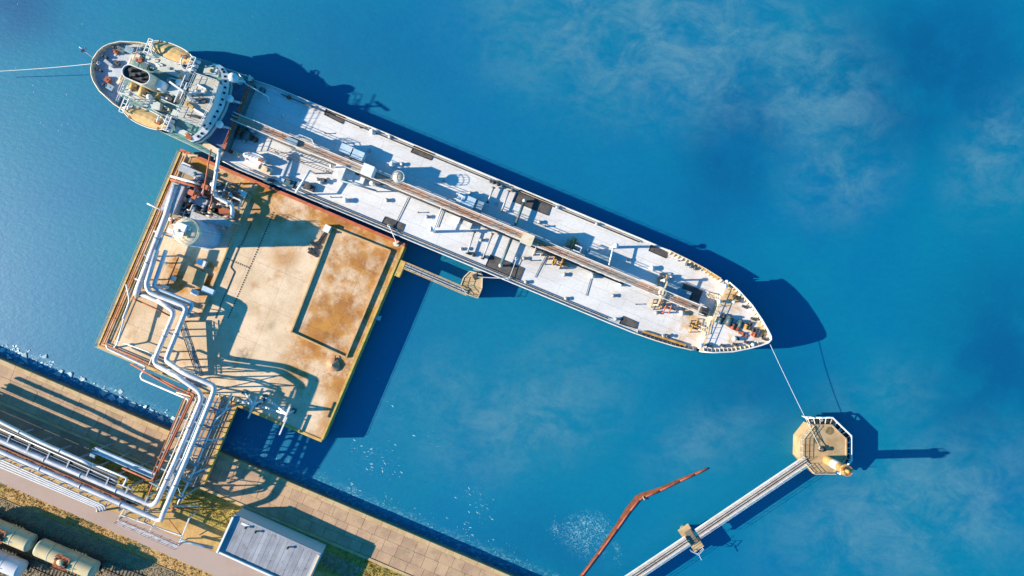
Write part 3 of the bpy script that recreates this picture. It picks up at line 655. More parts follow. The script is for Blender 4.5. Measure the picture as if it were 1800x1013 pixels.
# ================================================================== TRESTLE (approach bridge)
tA, tB = P(333, 690, PH), P(411, 716, PH)
tC, tD = P(362, 838, PH), P(280, 822, PH)
tr = thing('approach_trestle', 'concrete approach trestle carrying the pipes from quay to jetty platform', 'trestle', P(345, 760, 0), FZ)
tw = (tB - tA).dot(ex); ts0 = (tA - TL).dot(ex); tl0 = LY + .02
nslab = 6; tl = 14.6
for i in range(nslab):
    for j in range(2):
        t0, t1 = tl0 + i * tl / nslab + .02, tl0 + (i + 1) * tl / nslab - .02
        s0, s1 = ts0 + j * tw / 2 + .015, ts0 + (j + 1) * tw / 2 - .015
        MB().prism(fxy((s0, t0), (s1, t0), (s1, t1), (s0, t1)), PH - .6, PH + random.uniform(-.012, .012)).build('concrete_slab', M['quay'], tr)
MB().prism(fxy((ts0 + tw + .01, tl0 + .1), (ts0 + tw + .5, tl0 + .1), (ts0 + tw + .5, tl0 + tl), (ts0 + tw + .01, tl0 + tl)), PH - .8, PH + .16).build('edge_beam', M['yellow'], tr)
MB().prism(fxy((ts0 - .4, tl0 + .1), (ts0 - .01, tl0 + .1), (ts0 - .01, tl0 + tl), (ts0 - .4, tl0 + tl)), PH - .8, PH + .16).build('edge_beam', M['coping'], tr)
b = MB()
for t_ in (3, 7):
    for s_ in (.8, tw / 2, tw - .8):
        q = F(ts0 + s_, tl0 + t_, 0); b.cyl((q.x, q.y, -3), (q.x, q.y, PH - .6), .4, n=10)
b.build('pile', M['quay_wall'], tr)
MB().railing([F(ts0 + tw + .25, tl0 + .6, PH + .16), F(ts0 + tw + .25, tl0 + tl, PH + .16)], 1.0, 2.0, .03).build('railing', M['cream'], tr)
b = MB()
for k, s_ in enumerate((tw - 1.0, tw - 1.5, tw - 1.9)):
    b.tube([F(ts0 + s_, tl0 - 1, PH + .3), F(ts0 + s_, tl0 + tl + 1, PH + .3)], .07, 6)
b.build('cable_pipe', M['bluesteel'], tr)

# ================================================================== PIPELINES
def pipeline(label, pts, r, m, bend=.9, n=12, fl=0, name='pipeline'):
    w3 = [P(*q) for q in pts]
    t = thing(name, label, 'pipe', (w3[0].x, w3[0].y, w3[0].z), 0, 'pipes of the oil terminal')
    b = MB(); b.tube(w3, r, n, bend=bend); b.build('pipe_run', M[m], t)
    if fl:
        for a_, c_ in zip(w3[:-1], w3[1:]):
            L_ = (c_ - a_).length; k = int(L_ // fl)
            for i in range(1, k + 1):
                q = a_.lerp(c_, i / (k + 1)); MB().lathe(q, [(r * .95, -.09), (r * 1.22, -.09), (r * 1.22, .09), (r * .95, .09)], 12, axis=(c_ - a_)).build('flange', M['steel'], t)
    return t
H1, H2, HR = 6.7, 9.6, 6.8
pipeline('large silver-white pipe with the outermost bend at the jetty corner, running to the rack', [(276, 440, H1), (257, 500, H1), (262, 514, H1), (329, 540, H1), (291, 634, H1), (322, 655, H2), (378, 679, H2), (374, 694, H2), (331, 800, H2), (286, 905, 8.8), (283, 916, HR), (0, 793, HR), (-150, 728, HR)], .40, 'pipe', .9, 14, 8)
pipeline('large white pipe along the inner bend at the jetty corner, running to the rack', [(276, 528, H1), (307, 548, H1), (271, 634, H1), (276, 643, H1), (315, 664, H2), (350, 688, H2), (355, 700, H2), (311, 804, H2), (277, 880, 8.8), (268, 889, HR), (16, 780, HR), (-150, 708, HR)], .40, 'pipe', .9, 14, 8)
pipeline('pale blue pipe turning parallel inside the big silver pipe', [(292, 440, 6.1), (270, 503, 6.1), (276, 508, 6.1), (340, 534, 6.1), (330, 552, 6.1), (330, 556, PH)], .33, 'pipe_blue', .8, 12, 7)
pipeline('fat silver pipe down the left side of the tank', [(309, 326, 5.6), (297, 360, 5.6), (293, 376, 5.6), (243, 506, 5.6), (240, 516, 5.0), (240, 518, PH)], .50, 'pipe', .7, 14, 6)
pipeline('short silver pipe running from the fat pipe base to the inner bend', [(240, 514, 4.6), (272, 527, 4.6), (310, 541, 4.6)], .36, 'pipe', .4, 12, 4)
pipeline('rust red pipe, outermost on the trestle', [(250, 652, 4.6), (306, 678, 8.4), (343, 694, 8.6), (337, 703, 8.6), (283, 818, 8.6), (264, 862, 7.6), (262, 868, HR)], .16, 'rust', .6, 8)
pipeline('rust red pipe, second from the edge of the trestle', [(230, 640, 4.4), (306, 683, 8.4), (338, 697, 8.6), (333, 705, 8.6), (288, 800, 8.6), (268, 846, 8.4), (215, 823, HR)], .14, 'rust', .6, 8)
pipeline('thin pink-white pipe between the rust pipes and the big white pipe', [(310, 690, 8.5), (346, 700, 8.6), (300, 808, 8.6), (276, 862, 8.4)], .11, 'cream', .5, 8)
pipeline('thin white pipe dipping out over the water beside the platform', [(187, 606, 4.6), (189, 613, 4.6), (258, 645, 4.6), (247, 660, 4.6), (249, 667, 4.8), (333, 703, 7.4), (326, 716, 7.6), (285, 806, 7.8)], .17, 'white_clean', .6, 10)
pipeline('thin white pipe along the far right of the trestle', [(408, 690, 6.2), (396, 722, 6.4), (376, 742, 7.2), (343, 824, 7.4), (313, 884, 7.4), (312, 888, G)], .14, 'white_clean', .4, 8)
pipeline('pale blue-grey pipe on the trestle between the two big ones', [(366, 700, 8.6), (322, 806, 8.6), (292, 876, 8.6)], .16, 'pipe_blue', .5, 8)
pipeline('thin red pipe crossing the trestle at the platform corner', [(376, 729, 4.6), (379, 721, 5.4), (390, 722, 5.4), (412, 713, 5.0), (414, 712, PH)], .1, 'redpaint', .3, 6)
pipeline('white pipe standing on the lower left platform edge', [(216, 560, 5.2), (228, 530, 5.2), (226, 518, 5.2), (222, 500, 5.0)], .16, 'white', .4, 8)
pipeline('white pipe running down the left bay of the platform', [(228, 525, 5.0), (206, 604, 5.0), (200, 612, PH)], .14, 'white_clean', .4, 8)
pipeline('thin white pipe with a tee across the lower left bay', [(216, 603, 4.6), (270, 622, 4.6), (262, 642, 4.6)], .10, 'white_clean', .2, 8)
pipeline('red pipe pair crossing under the inner bend', [(232, 524, 4.4), (270, 541, 4.4), (300, 556, 4.4)], .13, 'rust', .4, 8)
pipeline('thin brown pipe beside the ochre service corner', [(314, 452, 4.0), (296, 496, 4.0), (294, 502, PH)], .11, 'rust', .3, 8)
pipeline('blue pipe running beside the fat silver pipe', [(285, 418, 5.4), (252, 500, 5.4), (250, 506, PH)], .22, 'pipe_blue', .5, 10)
pipeline('white pipe stub over the left platform edge', [(259, 358, 5.0), (268, 362, 5.0), (290, 372, 5.0)], .14, 'white_clean', .2, 8)
# quay rack
pipeline('rusty rack pipe just under the upper silver pipe', [(-150, 720, HR), (0, 784.6, HR), (214, 877, HR), (216, 880, 5)], .15, 'rust', .4, 8)
pipeline('rusty rack pipe just above the lower silver pipe', [(-150, 724.5, HR), (0, 789, HR), (206, 880, HR)], .12, 'rust', .4, 8)
for k, (y0, x1, y1, which) in enumerate(((807, 184, 889, 'uppermost'), (811.5, 180, 890.5, 'second'), (816, 175, 891, 'third'), (820.5, 170, 892, 'lowest'))):
    pipeline(which + ' of the four thin white pipes above the road', [(-150, y0 - 65.5, 4.2), (0, y0, 4.2), (x1, y1, 4.2), (x1 + 1, y1 + 6, 3.9), (x1 + .5, y1 + 7, G)], .15, 'white_clean', .3, 8)
pipeline('white pipe highest on the rack, ending in a pale tee', [(-150, 676, 7.6), (0, 741, 7.6), (69, 776, 7.6), (141, 808, 7.6), (163, 818, 7.6)], .28, 'white', .5, 10, 4)
pipeline('thin white pipe from the pale tee along the rack', [(161, 815, 7.2), (224, 841, 7.2), (218, 851, 6.9), (214, 860, 5.0)], .17, 'white', .4, 8)
pipeline('thin white rack pipe with a hook bend over the grass', [(-20, 745, 7.1), (150, 821, 7.1), (205, 846, 7.1), (203, 855, 5.0)], .12, 'white', .4, 8)
pipeline('thin white pipe between rust pipe and silver pipe of the rack', [(-20, 772.5, 6.5), (160, 851, 6.5), (268, 897, 6.5)], .10, 'cream', .4, 8)

for k, (y0, z_, x1, y1, m_, lab) in enumerate(((751, 6.9, 205, 838, 'pipe_blue', 'pale blue thin pipe on the sea side of the upper silver rack pipe'), (756, 6.7, 150, 820, 'rust', 'rusty thin pipe on the sea side of the upper silver rack pipe'), (762, 6.5, 232, 861, 'white_clean', 'white thin pipe hugging the upper silver rack pipe'),
        (779, 6.9, 235, 879, 'steel', 'grey thin pipe hugging the underside of the upper silver rack pipe'), (800, 6.3, 262, 912, 'steel', 'grey thin pipe below the lower silver rack pipe'))):
    pipeline(lab, [(-150, y0 - 64, z_), (0, y0, z_), (x1, y1, z_), (x1 + 1, y1 + 5, z_ - 1.2)], .12, m_, .3, 8)
for k, (x0, y0, x1, y1, m_, lab) in enumerate(((323, 702, 271, 826, 'rust', 'third rusty pipe on the trestle, beside the pink-white one'), (341, 706, 290, 830, 'steel', 'grey thin pipe hugging the inner big white trestle pipe'), (383, 700, 340, 800, 'white_clean', 'white thin pipe just right of the outer big trestle pipe'), (392, 704, 345, 812, 'bluesteel', 'blue-grey thin pipe on the right half of the trestle'))):
    pipeline(lab, [(x0 + 4, y0 - 9, 8.0), (x0, y0, 8.0), (x1, y1, 8.0), (x1 - 4, y1 + 10, 6.5)], .10, m_, .3, 8)
# blue trough beside the rack
bt = thing('steel_trough', 'long pale blue steel trough on posts between quay and pipe rack', 'trough', P(220, 815, G))
a, c = P(167, 790, 6.0), P(276, 837, 6.0); b = MB(); b.beam(a, c, .9, .10); d = (c - a).normalized(); s_ = Vector((d.y, -d.x, 0)) * .45
b.build('trough_floor', M['pipe_blue'], bt); b = MB(); b.beam(a + s_ + Vector((0, 0, .2)), c + s_ + Vector((0, 0, .2)), .08, .5).beam(a - s_ + Vector((0, 0, .2)), c - s_ + Vector((0, 0, .2)), .08, .5); b.build('trough_side', M['pipe_blue'], bt)
a2 = P(161, 806, 6.0); MB().beam(a, a2, .9, .3).build('trough_end', M['bluesteel'], bt)
for t_ in (.02, .35, .68, .98):
    q = a.lerp(c, t_); MB().beam((q.x, q.y, G), q, .2, .2).build('post', M['bluesteel'], bt)

# rack frames
rkd = (P(283, 916, HR) - P(0, 793, HR)); rkd.z = 0; rkd.normalize(); rkn = Vector((rkd.y, -rkd.x, 0))
def rack_frame(k, o):
    t = thing('rack_frame', RL[k], 'steel frame', (o.x, o.y, G), 0, 'frames carrying the quay pipe rack')
    a, c = o - rkn * 2.6, o + rkn * 1.6
    for q in (a, c): MB().beam((q.x, q.y, G), (q.x, q.y, 7.3), .26, .26).build('post', M['steel'], t)
    MB().beam((a.x, a.y, 6.2), (c.x, c.y, 6.2), .24, .3).build('cross_beam', M['bluesteel'], t)
    MB().beam((a.x, a.y, 7.2), (*(a + rkn * 1.1).to_2d(), 7.2), .2, .2).build('cross_beam', M['steel'], t)
    MB().beam((a.x, a.y, 3.2), (c.x, c.y, 6.0), .12, .12).build('brace', M['bluesteel'], t)
    c2 = o + rkn * 3.6
    MB().beam((c.x, c.y, 3.95), (c2.x, c2.y, 3.95), .16, .16).beam((c2.x, c2.y, G), (c2.x, c2.y, 3.95), .16, .16).build('low_bracket', M['steel'], t)
RL = ['rack frame at the left picture edge, first along the quay', 'rack frame second along the quay from the left picture edge', 'rack frame third along the quay, below the quay stub shadows', 'rack frame where the highest white pipe ends in its tee',
      'rack frame beside the left end of the blue trough', 'rack frame under the middle of the blue trough', 'rack frame beside the ends of the four thin pipes', 'rack frame next to the trestle pipes turning down']
for k in range(8):
    o = P(0, 787, HR) + rkd * (1.0 + k * 3.55); rack_frame(k, o)
# stringer beams & tray of the rack
st = thing('cable_tray', 'long grey cable tray running along the pipe rack', 'cable tray', P(100, 815, G))
a, c = P(-150, 690, 7.0), P(205, 845, 7.0); MB().beam(a, c, 1.1, .06).build('tray', M['dark'], st)
for q in (-.55, .55): MB().beam(a + rkn * q + Vector((0, 0, .1)), c + rkn * q + Vector((0, 0, .1)), .05, .2).build('tray_side', M['steel'], st)
for zz in (5.3, 3.4):  # trays hidden under the top one, added to fill the rack's shadow
    a1, c1_ = P(-150, 694, zz), P(205, 849, zz); MB().beam(a1, c1_, 2.0, .06).build('shade_tray', M['grating'], st)
st2 = thing('cable_tray', 'dark tray between the two large silver rack pipes, added to shade the quay', 'cable tray', P(100, 835, G))
a, c = P(-150, 713, 5.9), P(240, 883, 5.9); MB().beam(a, c, 1.5, .05).build('tray', M['dark'], st2)  # tray added so the rack throws a denser shadow

st3 = thing('cable_tray', 'grey cable tray on the trestle between its two large pipes', 'cable tray', P(340, 780, PH))
MB().beam(P(363, 700, 8.0), P(296, 866, 8.0), 1.0, .06).build('tray', M['grating'], st3)
for zz in (6.2, 4.4): MB().beam(P(363, 702, zz), P(300, 856, zz), 1.6, .06).build('shade_tray', M['grating'], st3)  # unseen from above, added to thicken the trestle's shadow
# frames on trestle and platform
def goal(label, pa, pb, top, m='bluesteel', brace=True, zb=PH):
    a, c = P(pa[0], pa[1], top), P(pb[0], pb[1], top); mid = (a + c) / 2
    t = thing('pipe_support', label, 'steel frame', (mid.x, mid.y, zb), 0, 'steel pipe supports')
    for q in (a, c): MB().beam((q.x, q.y, zb), q, .24, .24).build('post', M[m], t)
    d = (c - a).normalized() * .5
    MB().beam(a - d, c + d, .26, .28).build('cross_beam', M[m], t)
    if brace:
        MB().beam((a.x, a.y, zb + .2), (c.x, c.y, top - .4), .12, .12).beam((c.x, c.y, zb + .2), (a.x, a.y, top - .4), .12, .12).build('brace', M[m], t)
TLB = ['pipe support across the trestle head at the platform edge', 'pipe support across the trestle over open water', 'pipe support across the trestle above the quay edge', 'pipe support across the trestle over the shaded quay slabs', 'pipe support across the trestle beside the blue trough end', 'pipe support where the trestle pipes drop to the rack']
for k, (xa, ya, xb, yb) in enumerate(((330, 700, 385, 722), (318, 733, 372, 752), (304, 765, 357, 786), (291, 796, 344, 818), (280, 822, 331, 846), (268, 850, 318, 876))):
    goal(TLB[k], (xa, ya), (xb, yb), 8.4, zb=PH if k < 4 else G)
PLB = ['pipe support under the two bends beside the service corner', 'pipe support under the sloping pipes halfway down the left bay', 'pipe support at the lower end of the left bay pipes', 'pipe support under the pipes at the lower platform edge', 'pipe support at the foot of the lattice gangway', 'low pipe support under the long silver pipes left of the tank', 'low pipe support beside the thin brown pipe', 'low pipe support at the corner where the silver pipes turn']
for k, (xa, ya, xb, yb, tp_) in enumerate(((290, 535, 335, 552, 6.1), (290, 582, 318, 594, 6.1), (268, 622, 302, 636, 6.1), (300, 652, 322, 662, 8.4), (340, 672, 372, 690, 8.9), (275, 408, 300, 416, 5.0), (258, 450, 288, 462, 5.2), (242, 492, 275, 505, 5.2))):
    goal(PLB[k], (xa, ya), (xb, yb), tp_, 'white' if k % 2 else 'bluesteel', k in (0, 3, 4))
# horizontal stays reaching out to the right of the trestle
for k, (xa, ya, xb, yb, lab) in enumerate(((378, 728, 412, 714, 'blue stay strut from the trestle pipes to the platform corner'), (342, 776, 390, 772, 'blue stay strut from the trestle pipes to the trestle edge'), (322, 840, 361, 824, 'blue stay strut above the kerb at the trestle foot'))):
    t = thing('stay_strut', lab, 'strut', P(xb, yb, PH), 0, 'blue stay struts'); a, c = P(xa, ya, 7.0), P(xb, yb, 4.6)
    MB().beam(a, c, .24, .24).build('strut', M['pipe_blue'], t); MB().beam((c.x, c.y, PH), c, .22, .22).build('post', M['bluesteel'], t)

# gantry over the road
ga = thing('pipe_gantry', 'rusty grey gantry with grating spanning the service road', 'gantry', P(268, 930, G))
A_, B_, C_, D_ = P(207, 914, 5.2), P(313, 960, 5.2), P(334, 908, 5.2), P(222, 889, 5.2)
for q in (A_, B_, C_): MB().beam((q.x, q.y, G), (q.x, q.y, 5.2), .2, .2).build('post', M['steel'], ga)
for a, c in ((A_, B_), (B_, C_), (A_, D_), (P(214, 906, 5.2), P(322, 943, 5.2)), (P(262, 936, 5.2), P(275, 915, 5.2))): MB().beam(a, c, .2, .24).build('beam', M['white'], ga)
MB().beam(P(207, 918, 5.3), P(312, 962, 5.3), 1.0, .05).build('grating', M['grating'], ga)
MB().railing([P(206, 916, 5.3), P(312, 963, 5.3)], .9, 1.6, .035).railing([P(210, 909, 5.3), P(316, 954, 5.3)], .9, 1.6, .035).build('railing', M['rust'], ga)
for a, c in (((296, 912, 5.1), (318, 940, 5.1)), ((316, 946, 3), (333, 912, 5))): MB().beam(P(*a), P(*c), .1, .1).build('brace', M['rust'], ga)
pipeline('dark pipe on low blocks running to the shed corner', [(318, 950, 3.2), (345, 957, 3.2), (374, 963, 3.2)], .26, 'bluesteel', .3, 10)
pipeline('rusty pipe bundle beside the foot of the trestle pipes', [(252, 846, 3.6), (268, 853, 3.6), (262, 862, 3.6)], .2, 'rust', .3, 8)
pipeline('pale pipe ending in the grass right of the rack', [(304, 889, 4.2), (352, 890, 4.0)], .2, 'cream', .3, 8)
pipeline('rusty pipe along the grass right of the rack', [(300, 893, 3.6), (350, 897, 3.6)], .14, 'rust', .3, 8)

# ================================================================== SHED
RZ = 5.6
c1, c2, c4 = P(411, 904, RZ), P(564, 973, RZ), P(373, 963, RZ)
bx = (c2 - c1).normalized(); by = Vector((bx.y, -bx.x, 0)); BL_, BW = (c2 - c1).length, 6.9
def B(a, b_, z=RZ): q = c1 + bx * a + by * b_; return Vector((q.x, q.y, z))
def bxy(*ab): return [B(a, b_).to_2d() for a, b_ in ab]
BZ = math.atan2(bx.y, bx.x)
shed = thing('shed', 'flat-roofed grey shed with white parapets beside the service road', 'shed', B(BL_ / 2, BW / 2, G), BZ)
b = MB(); b.prism(bxy((.1, .1), (BL_ - .1, .1), (BL_ - .1, BW - .1), (.1, BW - .1)), G - .1, RZ - .25); b.build('wall', M['shedwall'], shed)
nst = 22
for i in range(nst):
    a0, a1 = BL_ * i / nst, BL_ * (i + 1) / nst
    MB().prism(bxy((a0 + .01, .35), (a1 - .01, .35), (a1 - .01, BW - .35), (a0 + .01, BW - .35)), RZ - .24, RZ - .12 + .02 * (i % 2)).build('roof_panel', M['roof'], shed)
MB().prism(bxy((0, 0), (BL_, 0), (BL_, .34), (0, .34)), RZ - .24, RZ - .05).build('gutter', M['roof'], shed)
MB().prism(bxy((-.02, .35), (.28, .35), (.28, BW), (-.02, BW)), RZ - .24, RZ + .42).build('parapet', M['white_clean'], shed)
MB().prism(bxy((.29, BW - .3), (BL_, BW - .3), (BL_, BW), (.29, BW)), RZ - .24, RZ + .30).build('parapet', M['white_clean'], shed)
MB().prism(bxy((BL_ - .3, .36), (BL_, .36), (BL_, BW - .31), (BL_ - .3, BW - .31)), RZ - .24, RZ + .14).build('parapet', M['cream'], shed)
for a, b_ in ((2.8, 1.1), (4.6, 1.1), (10.6, 1.3)):
    q = B(a, b_, RZ - .12); MB().cyl(q, q + Vector((0, 0, .5)), .14, n=8).lathe(q + Vector((0, 0, .5)), [(.24, 0), (.24, .06), (.02, .16)], 10).build('roof_vent', M['dark'], shed)
q = B(1.8, .9, RZ - .1); MB().beam(q, q + bx * 1.5, .4, .12).build('skylight', M['white_clean'], shed)
for i in range(5):
    q = B(1.6 + i * 2.8, BW - .09, 4.2); MB().box(q, (1.2, .06, 1.0), BZ).build('window', M['glass'], shed)
pv = MB().sheet([P(x, y, G).to_2d() for x, y in ((405, 893), (418, 899), (640, 1000), (620, 1020), (560, 990))], G - .008).build('shed_path', M['apron']); tag(pv, kind='structure')

# ================================================================== RAILWAY
def track(label, b_off):
    t = thing('rail_track', label, 'railway track', T(20, b_off, G + .1), TZ)
    sl = MB().box((0, 0, .04), (.26, 2.5, .16)).mesh('sleeper', M['sleeper'])
    n = 0
    for i in range(64):
        p = T(-12 + i * .62, b_off, G + .1)
        if -95 < p.x < -58 and p.y > -56: inst('sleeper', sl, t, p, TZ); n += 1
    for q in (-.76, .76):
        a, c = T(-40, b_off + q, G + .28), T(100, b_off + q, G + .28); b = MB(); b.beam(a, c, .07, .16); b.beam(a - Vector((0, 0, .08)), c - Vector((0, 0, .08)), .15, .03); b.build('rail', M['rail'], t)
    return t
WB = 3.35 + 1.0
tank_off = None
wc = P(119, 981, G + 2.6)       # centre of the right wagon
o_ = T(0, 0); dd = T(1, 0) - o_; wb = (Vector((wc.x, wc.y, G)) - o_); wa, wbb = wb.dot(dd), wb.dot(T(0, 1) - o_)
track('railway track under the two cream tank wagons', wbb)
track('railway track in the corner, farther from the sea', wbb + 4.7)
def wagon(label, a, b_off, m, endm):
    base = T(a, b_off, G + .36); t = thing('tank_wagon', label, 'tank wagon', base, TZ, 'tank wagons on the sidings')
    d = T(1, 0) - T(0, 0); z = Vector((0, 0, 1)); n_ = T(0, 1) - T(0, 0); R_ = 1.5; L_ = 4.9
    ctr = base + z * 2.45
    b = MB(); b.lathe(ctr, [(R_, -L_), (R_, L_)], 36, axis=d); b.build('tank', M[m], t)
    for s_ in (-1, 1):
        b = MB(); b.lathe(ctr + d * s_ * L_, [(R_, 0), (R_ * .93, s_ * .22), (R_ * .6, s_ * .42), (.01, s_ * .48)], 36, axis=d); b.build('tank_end', M[endm], t)
        b = MB()
        for aa in (-.9, .9):
            for q in (-.76, .76):
                c = base + d * (s_ * 3.6 + aa) + n_ * q + z * .45; b.cyl(c - n_ * .06, c + n_ * .06, .45, n=16)
        b.box(base + d * s_ * 3.6 + z * .5, (2.4, 1.9, .3), TZ); b.build('bogie', M['dark'], t)
        for q in (-.85, .85):
            c = base + d * s_ * 5.5 + n_ * q + z * .95; MB().cyl(c - d * .25, c + d * .25, .1, n=8).cyl(c + d * s_ * .25, c + d * s_ * .3, .22, n=10).build('buffer', M['dark'], t)
    MB().box(base + z * .85, (11.0, .5, .3), TZ).box(base + z * .85 + d * 5.3, (.3, 2.4, .3), TZ).box(base + z * .85 - d * 5.3, (.3, 2.4, .3), TZ).build('frame', M['dark'], t)
    b = MB(); b.cyl(ctr + z * 1.3, ctr + z * 1.85, .5, n=16); b.lathe(ctr + z * 1.85, [(.55, 0), (.4, .12), (.01, .16)], 16); b.build('dome', M[m], t)
    b = MB(); b.box(ctr + z * 1.55 + d * .1, (2.4, 2.2, .06), TZ).box(ctr + z * 1.62 - d * .7, (.5, 1.6, .1), TZ); b.build('walkway', M['rust'], t)
    b = MB(); b.box(ctr + z * 1.75 + d * .8 + n_ * .4, (.5, .5, .4), TZ); b.build('valve_box', M['dark'], t)
    b = MB(); b.cyl(ctr + z * 1.5 - d * .9 - n_ * .3, ctr + z * 1.95 - d * .9 - n_ * .3, .18, n=10); b.build('valve', M['dark'], t)
    b = MB()
    for q in (-1, 1): b.railing([ctr + z * 1.55 + d * (-.9) + n_ * q * .95, ctr + z * 1.55 + d * 1.1 + n_ * q * .95], .8, .7, .04)
    for q in (-1.6, -1.35): b.tube([ctr + d * (.2 + q * .0 + (q + 1.5)) + n_ * 1.65 - z * 1.2, ctr + d * (.2 + (q + 1.5)) + n_ * 1.4 + z * 1.4], .04, 4)
    b.build('railing', M['rust'], t)
    for aa in (-2.6, 2.2):
        b = MB(); b.lathe(ctr + d * aa, [(R_ + .005, -.06), (R_ + .03, -.06), (R_ + .03, .06), (R_ + .005, .06)], 36, axis=d); b.build('tank_strap', M[endm if endm != m else 'steel'], t)
wagon('cream tank wagon with green end, whole in view beside the grass', wa, wbb, 'wagon', 'wagon_green')
wagon('cream tank wagon cut by the left picture edge', wa - 11.6, wbb, 'wagon', 'wagon_green')
wagon('pale grey tank wagon in the lower left corner', T(0, 0).x * 0 + wa - 11.4, wbb + 4.7, 'wagon2', 'wagon2')

# grass tufts along the road and around the shed (uncountable)
rg = random.Random(11)
def tufts(name, region, n, h, m):
    vs, fs = [], []
    for _ in range(n):
        p = region(); 
        if p is None: continue
        for k in range(3):
            a = rg.uniform(0, 6.28); w_ = rg.uniform(.05, .12); hh = h * rg.uniform(.4, 1.1); lean = rg.uniform(.1, .45) * h
            dx, dy = math.cos(a), math.sin(a); o = len(vs)
            q = Vector((p.x + rg.uniform(-.2, .2), p.y + rg.uniform(-.2, .2), p.z))
            vs += [(q.x - dy * w_, q.y + dx * w_, q.z), (q.x + dy * w_, q.y - dx * w_, q.z), (q.x + dx * lean, q.y + dy * lean, q.z + hh)]
            fs.append((o, o + 1, o + 2))
    me = bpy.data.meshes.new(name); me.from_pydata(vs, [], fs); me.materials.append(m); o = bpy.data.objects.new(name, me); COL.objects.link(o)
    tag(o, kind='stuff'); return o
def reg1():
    x = rg.uniform(-20, 420); t = rg.random() ** 1.3; y0 = 848 + .437 * x; return P(x, y0 + 2 + t * 24, G)
g1 = tufts('dry_grass', reg1, 1800, .10, M['grass']); tag(g1, 'dry golden grass on the verge between road and rails', 'grass')
def reg2():
    a, b_ = rg.uniform(21.5, 90), rg.uniform(7.2, 11.6); p = Q(a, b_, G)
    l1 = (p - c1).dot(bx), (p - c1).dot(by)
    if -0.3 < l1[0] < BL_ + .3 and -.3 < l1[1] < BW + .3: return None
    return p
g2 = tufts('green_grass', reg2, 4000, .16, M['grass']); tag(g2, 'yellow-green grass under the pipe rack and beside the shed', 'grass')
def stones(name, n, region, r0, r1, m):
    vs, fs = [], []
    for _ in range(n):
        p = region(); r = rg.uniform(r0, r1); o = len(vs)
        vs += [(p.x + r * rg.uniform(.6, 1.2) * math.cos(a), p.y + r * rg.uniform(.6, 1.2) * math.sin(a), p.z) for a in (0, 1.57, 3.14, 4.71)] + [(p.x + rg.uniform(-.3, .3) * r, p.y, p.z + r * .9)]
        fs += [(o, o + 1, o + 4), (o + 1, o + 2, o + 4), (o + 2, o + 3, o + 4), (o + 3, o, o + 4)]
    me = bpy.data.meshes.new(name); me.from_pydata(vs, [], fs); me.materials.append(m); o = bpy.data.objects.new(name, me); COL.objects.link(o); tag(o, kind='stuff'); return o
stn = stones('ballast_stones', 14000, lambda: T(rg.uniform(-6, 44), rg.uniform(-1.2, 12), G + .1), .06, .17, M['stone']); tag(stn, 'brown track ballast stones around the rails', 'ballast')

# ================================================================== SHIP
# the ship is drawn with its deck 3.6 m up and then floats DROP metres deeper
DROP = 1.0; P_land = P
def P(px, py, h=0.0): return P_land(px, py, h - DROP) + Vector((0, 0, DROP))
before_ship = set(bpy.data.objects)
ZM, ZP, ZF, ZB = 3.6, 5.6, 5.3, 7.4       # main deck, poop deck, forecastle, boat deck
ship = thing('tanker_ship', 'long narrow oil tanker with white deck and aft superstructure', 'ship', S(0, 0, 0), SA)
HB = [(0, .05), (.3, 1.6), (.8, 2.6), (1.5, 3.4), (3, 4.5), (6, 5.6), (10, 6.4), (15, 6.9), (20, 7.1), (24, 7.35), (28, 7.7), (60, 7.75), (96, 7.75), (101, 7.7), (105, 7.45), (108, 7.15), (111, 6.65), (114, 5.7), (117, 4.3), (119.5, 2.65), (121, 1.5), (121.9, .7), (122.2, .05)]
def hb(u):
    for (a, x), (c, y) in zip(HB[:-1], HB[1:]):
        if a <= u <= c: return lerp(x, y, (u - a) / (c - a))
    return .05
US = sorted(set([q[0] for q in HB] + [24.6, 26, 112.0, 30, 40, 50, 70, 80, 90]))
def uw(u): return 2.4 + (u / 122.2) * (122.2 - 2.4 - 3.6)           # waterline is shorter than the deck
def band(mb, us, z0, z1, f0, f1, s0=None, s1=None, m=0):
    """one strake of hull plating on both sides between two waterlines"""
    for sgn in (1, -1):
        vs = [];
        for u in us: 
            vs.append(S(*f0(u, sgn), z0)); vs.append(S(*f1(u, sgn), z1))
        fs = []
        for i in range(len(us) - 1):
            q = (2 * i, 2 * i + 2, 2 * i + 3, 2 * i + 1); fs.append(q if sgn < 0 else q[::-1])
        mb.add(vs, fs, m, True)
fdeck = lambda u, s: (u, s * hb(u))
fwl = lambda u, s: (uw(u), s * hb(u) * (.80 + .18 * min(1, min(u, 122.2 - u) / 25)))
b = MB(); band(b, US, -2.0, ZM - .35, fwl, fdeck); band(b, US, ZM - .35, ZM, fdeck, fdeck, m=1)
us_p = [u for u in US if u <= 24.6]; us_f = [u for u in US if u >= 112.0]
band(b, us_p, ZM, ZP, fdeck, fdeck, m=0); band(b, us_f, ZM, ZF, fdeck, fdeck, m=0)
b.build('hull', [M['hull'], M['white']], ship)
def deckpoly(u0, u1, inset=.0):
    us = [u for u in US if u0 < u < u1]; us = [u0] + us + [u1]
    return [S(u, max(hb(u) - inset, .01)).to_2d() for u in us] + [S(u, -max(hb(u) - inset, .01)).to_2d() for u in reversed(us)]
MB().sheet(deckpoly(24.6, 106, .02), ZM).build('main_deck', M['deck'], ship)
MB().sheet(deckpoly(106, 112.0, .02), ZM).build('main_deck', M['deck_rusty'], ship)
MB().sheet(deckpoly(112.0, 122.15, .02), ZF).build('forecastle_deck', M['deck_rusty'], ship)
MB().sheet(deckpoly(.05, 6.2, .02), ZP).build('aft_deck', M['deck_lav'], ship)
MB().sheet(deckpoly(6.2, 24.6, .02), ZP).build('poop_deck', M['deck_green_shaded'], ship)
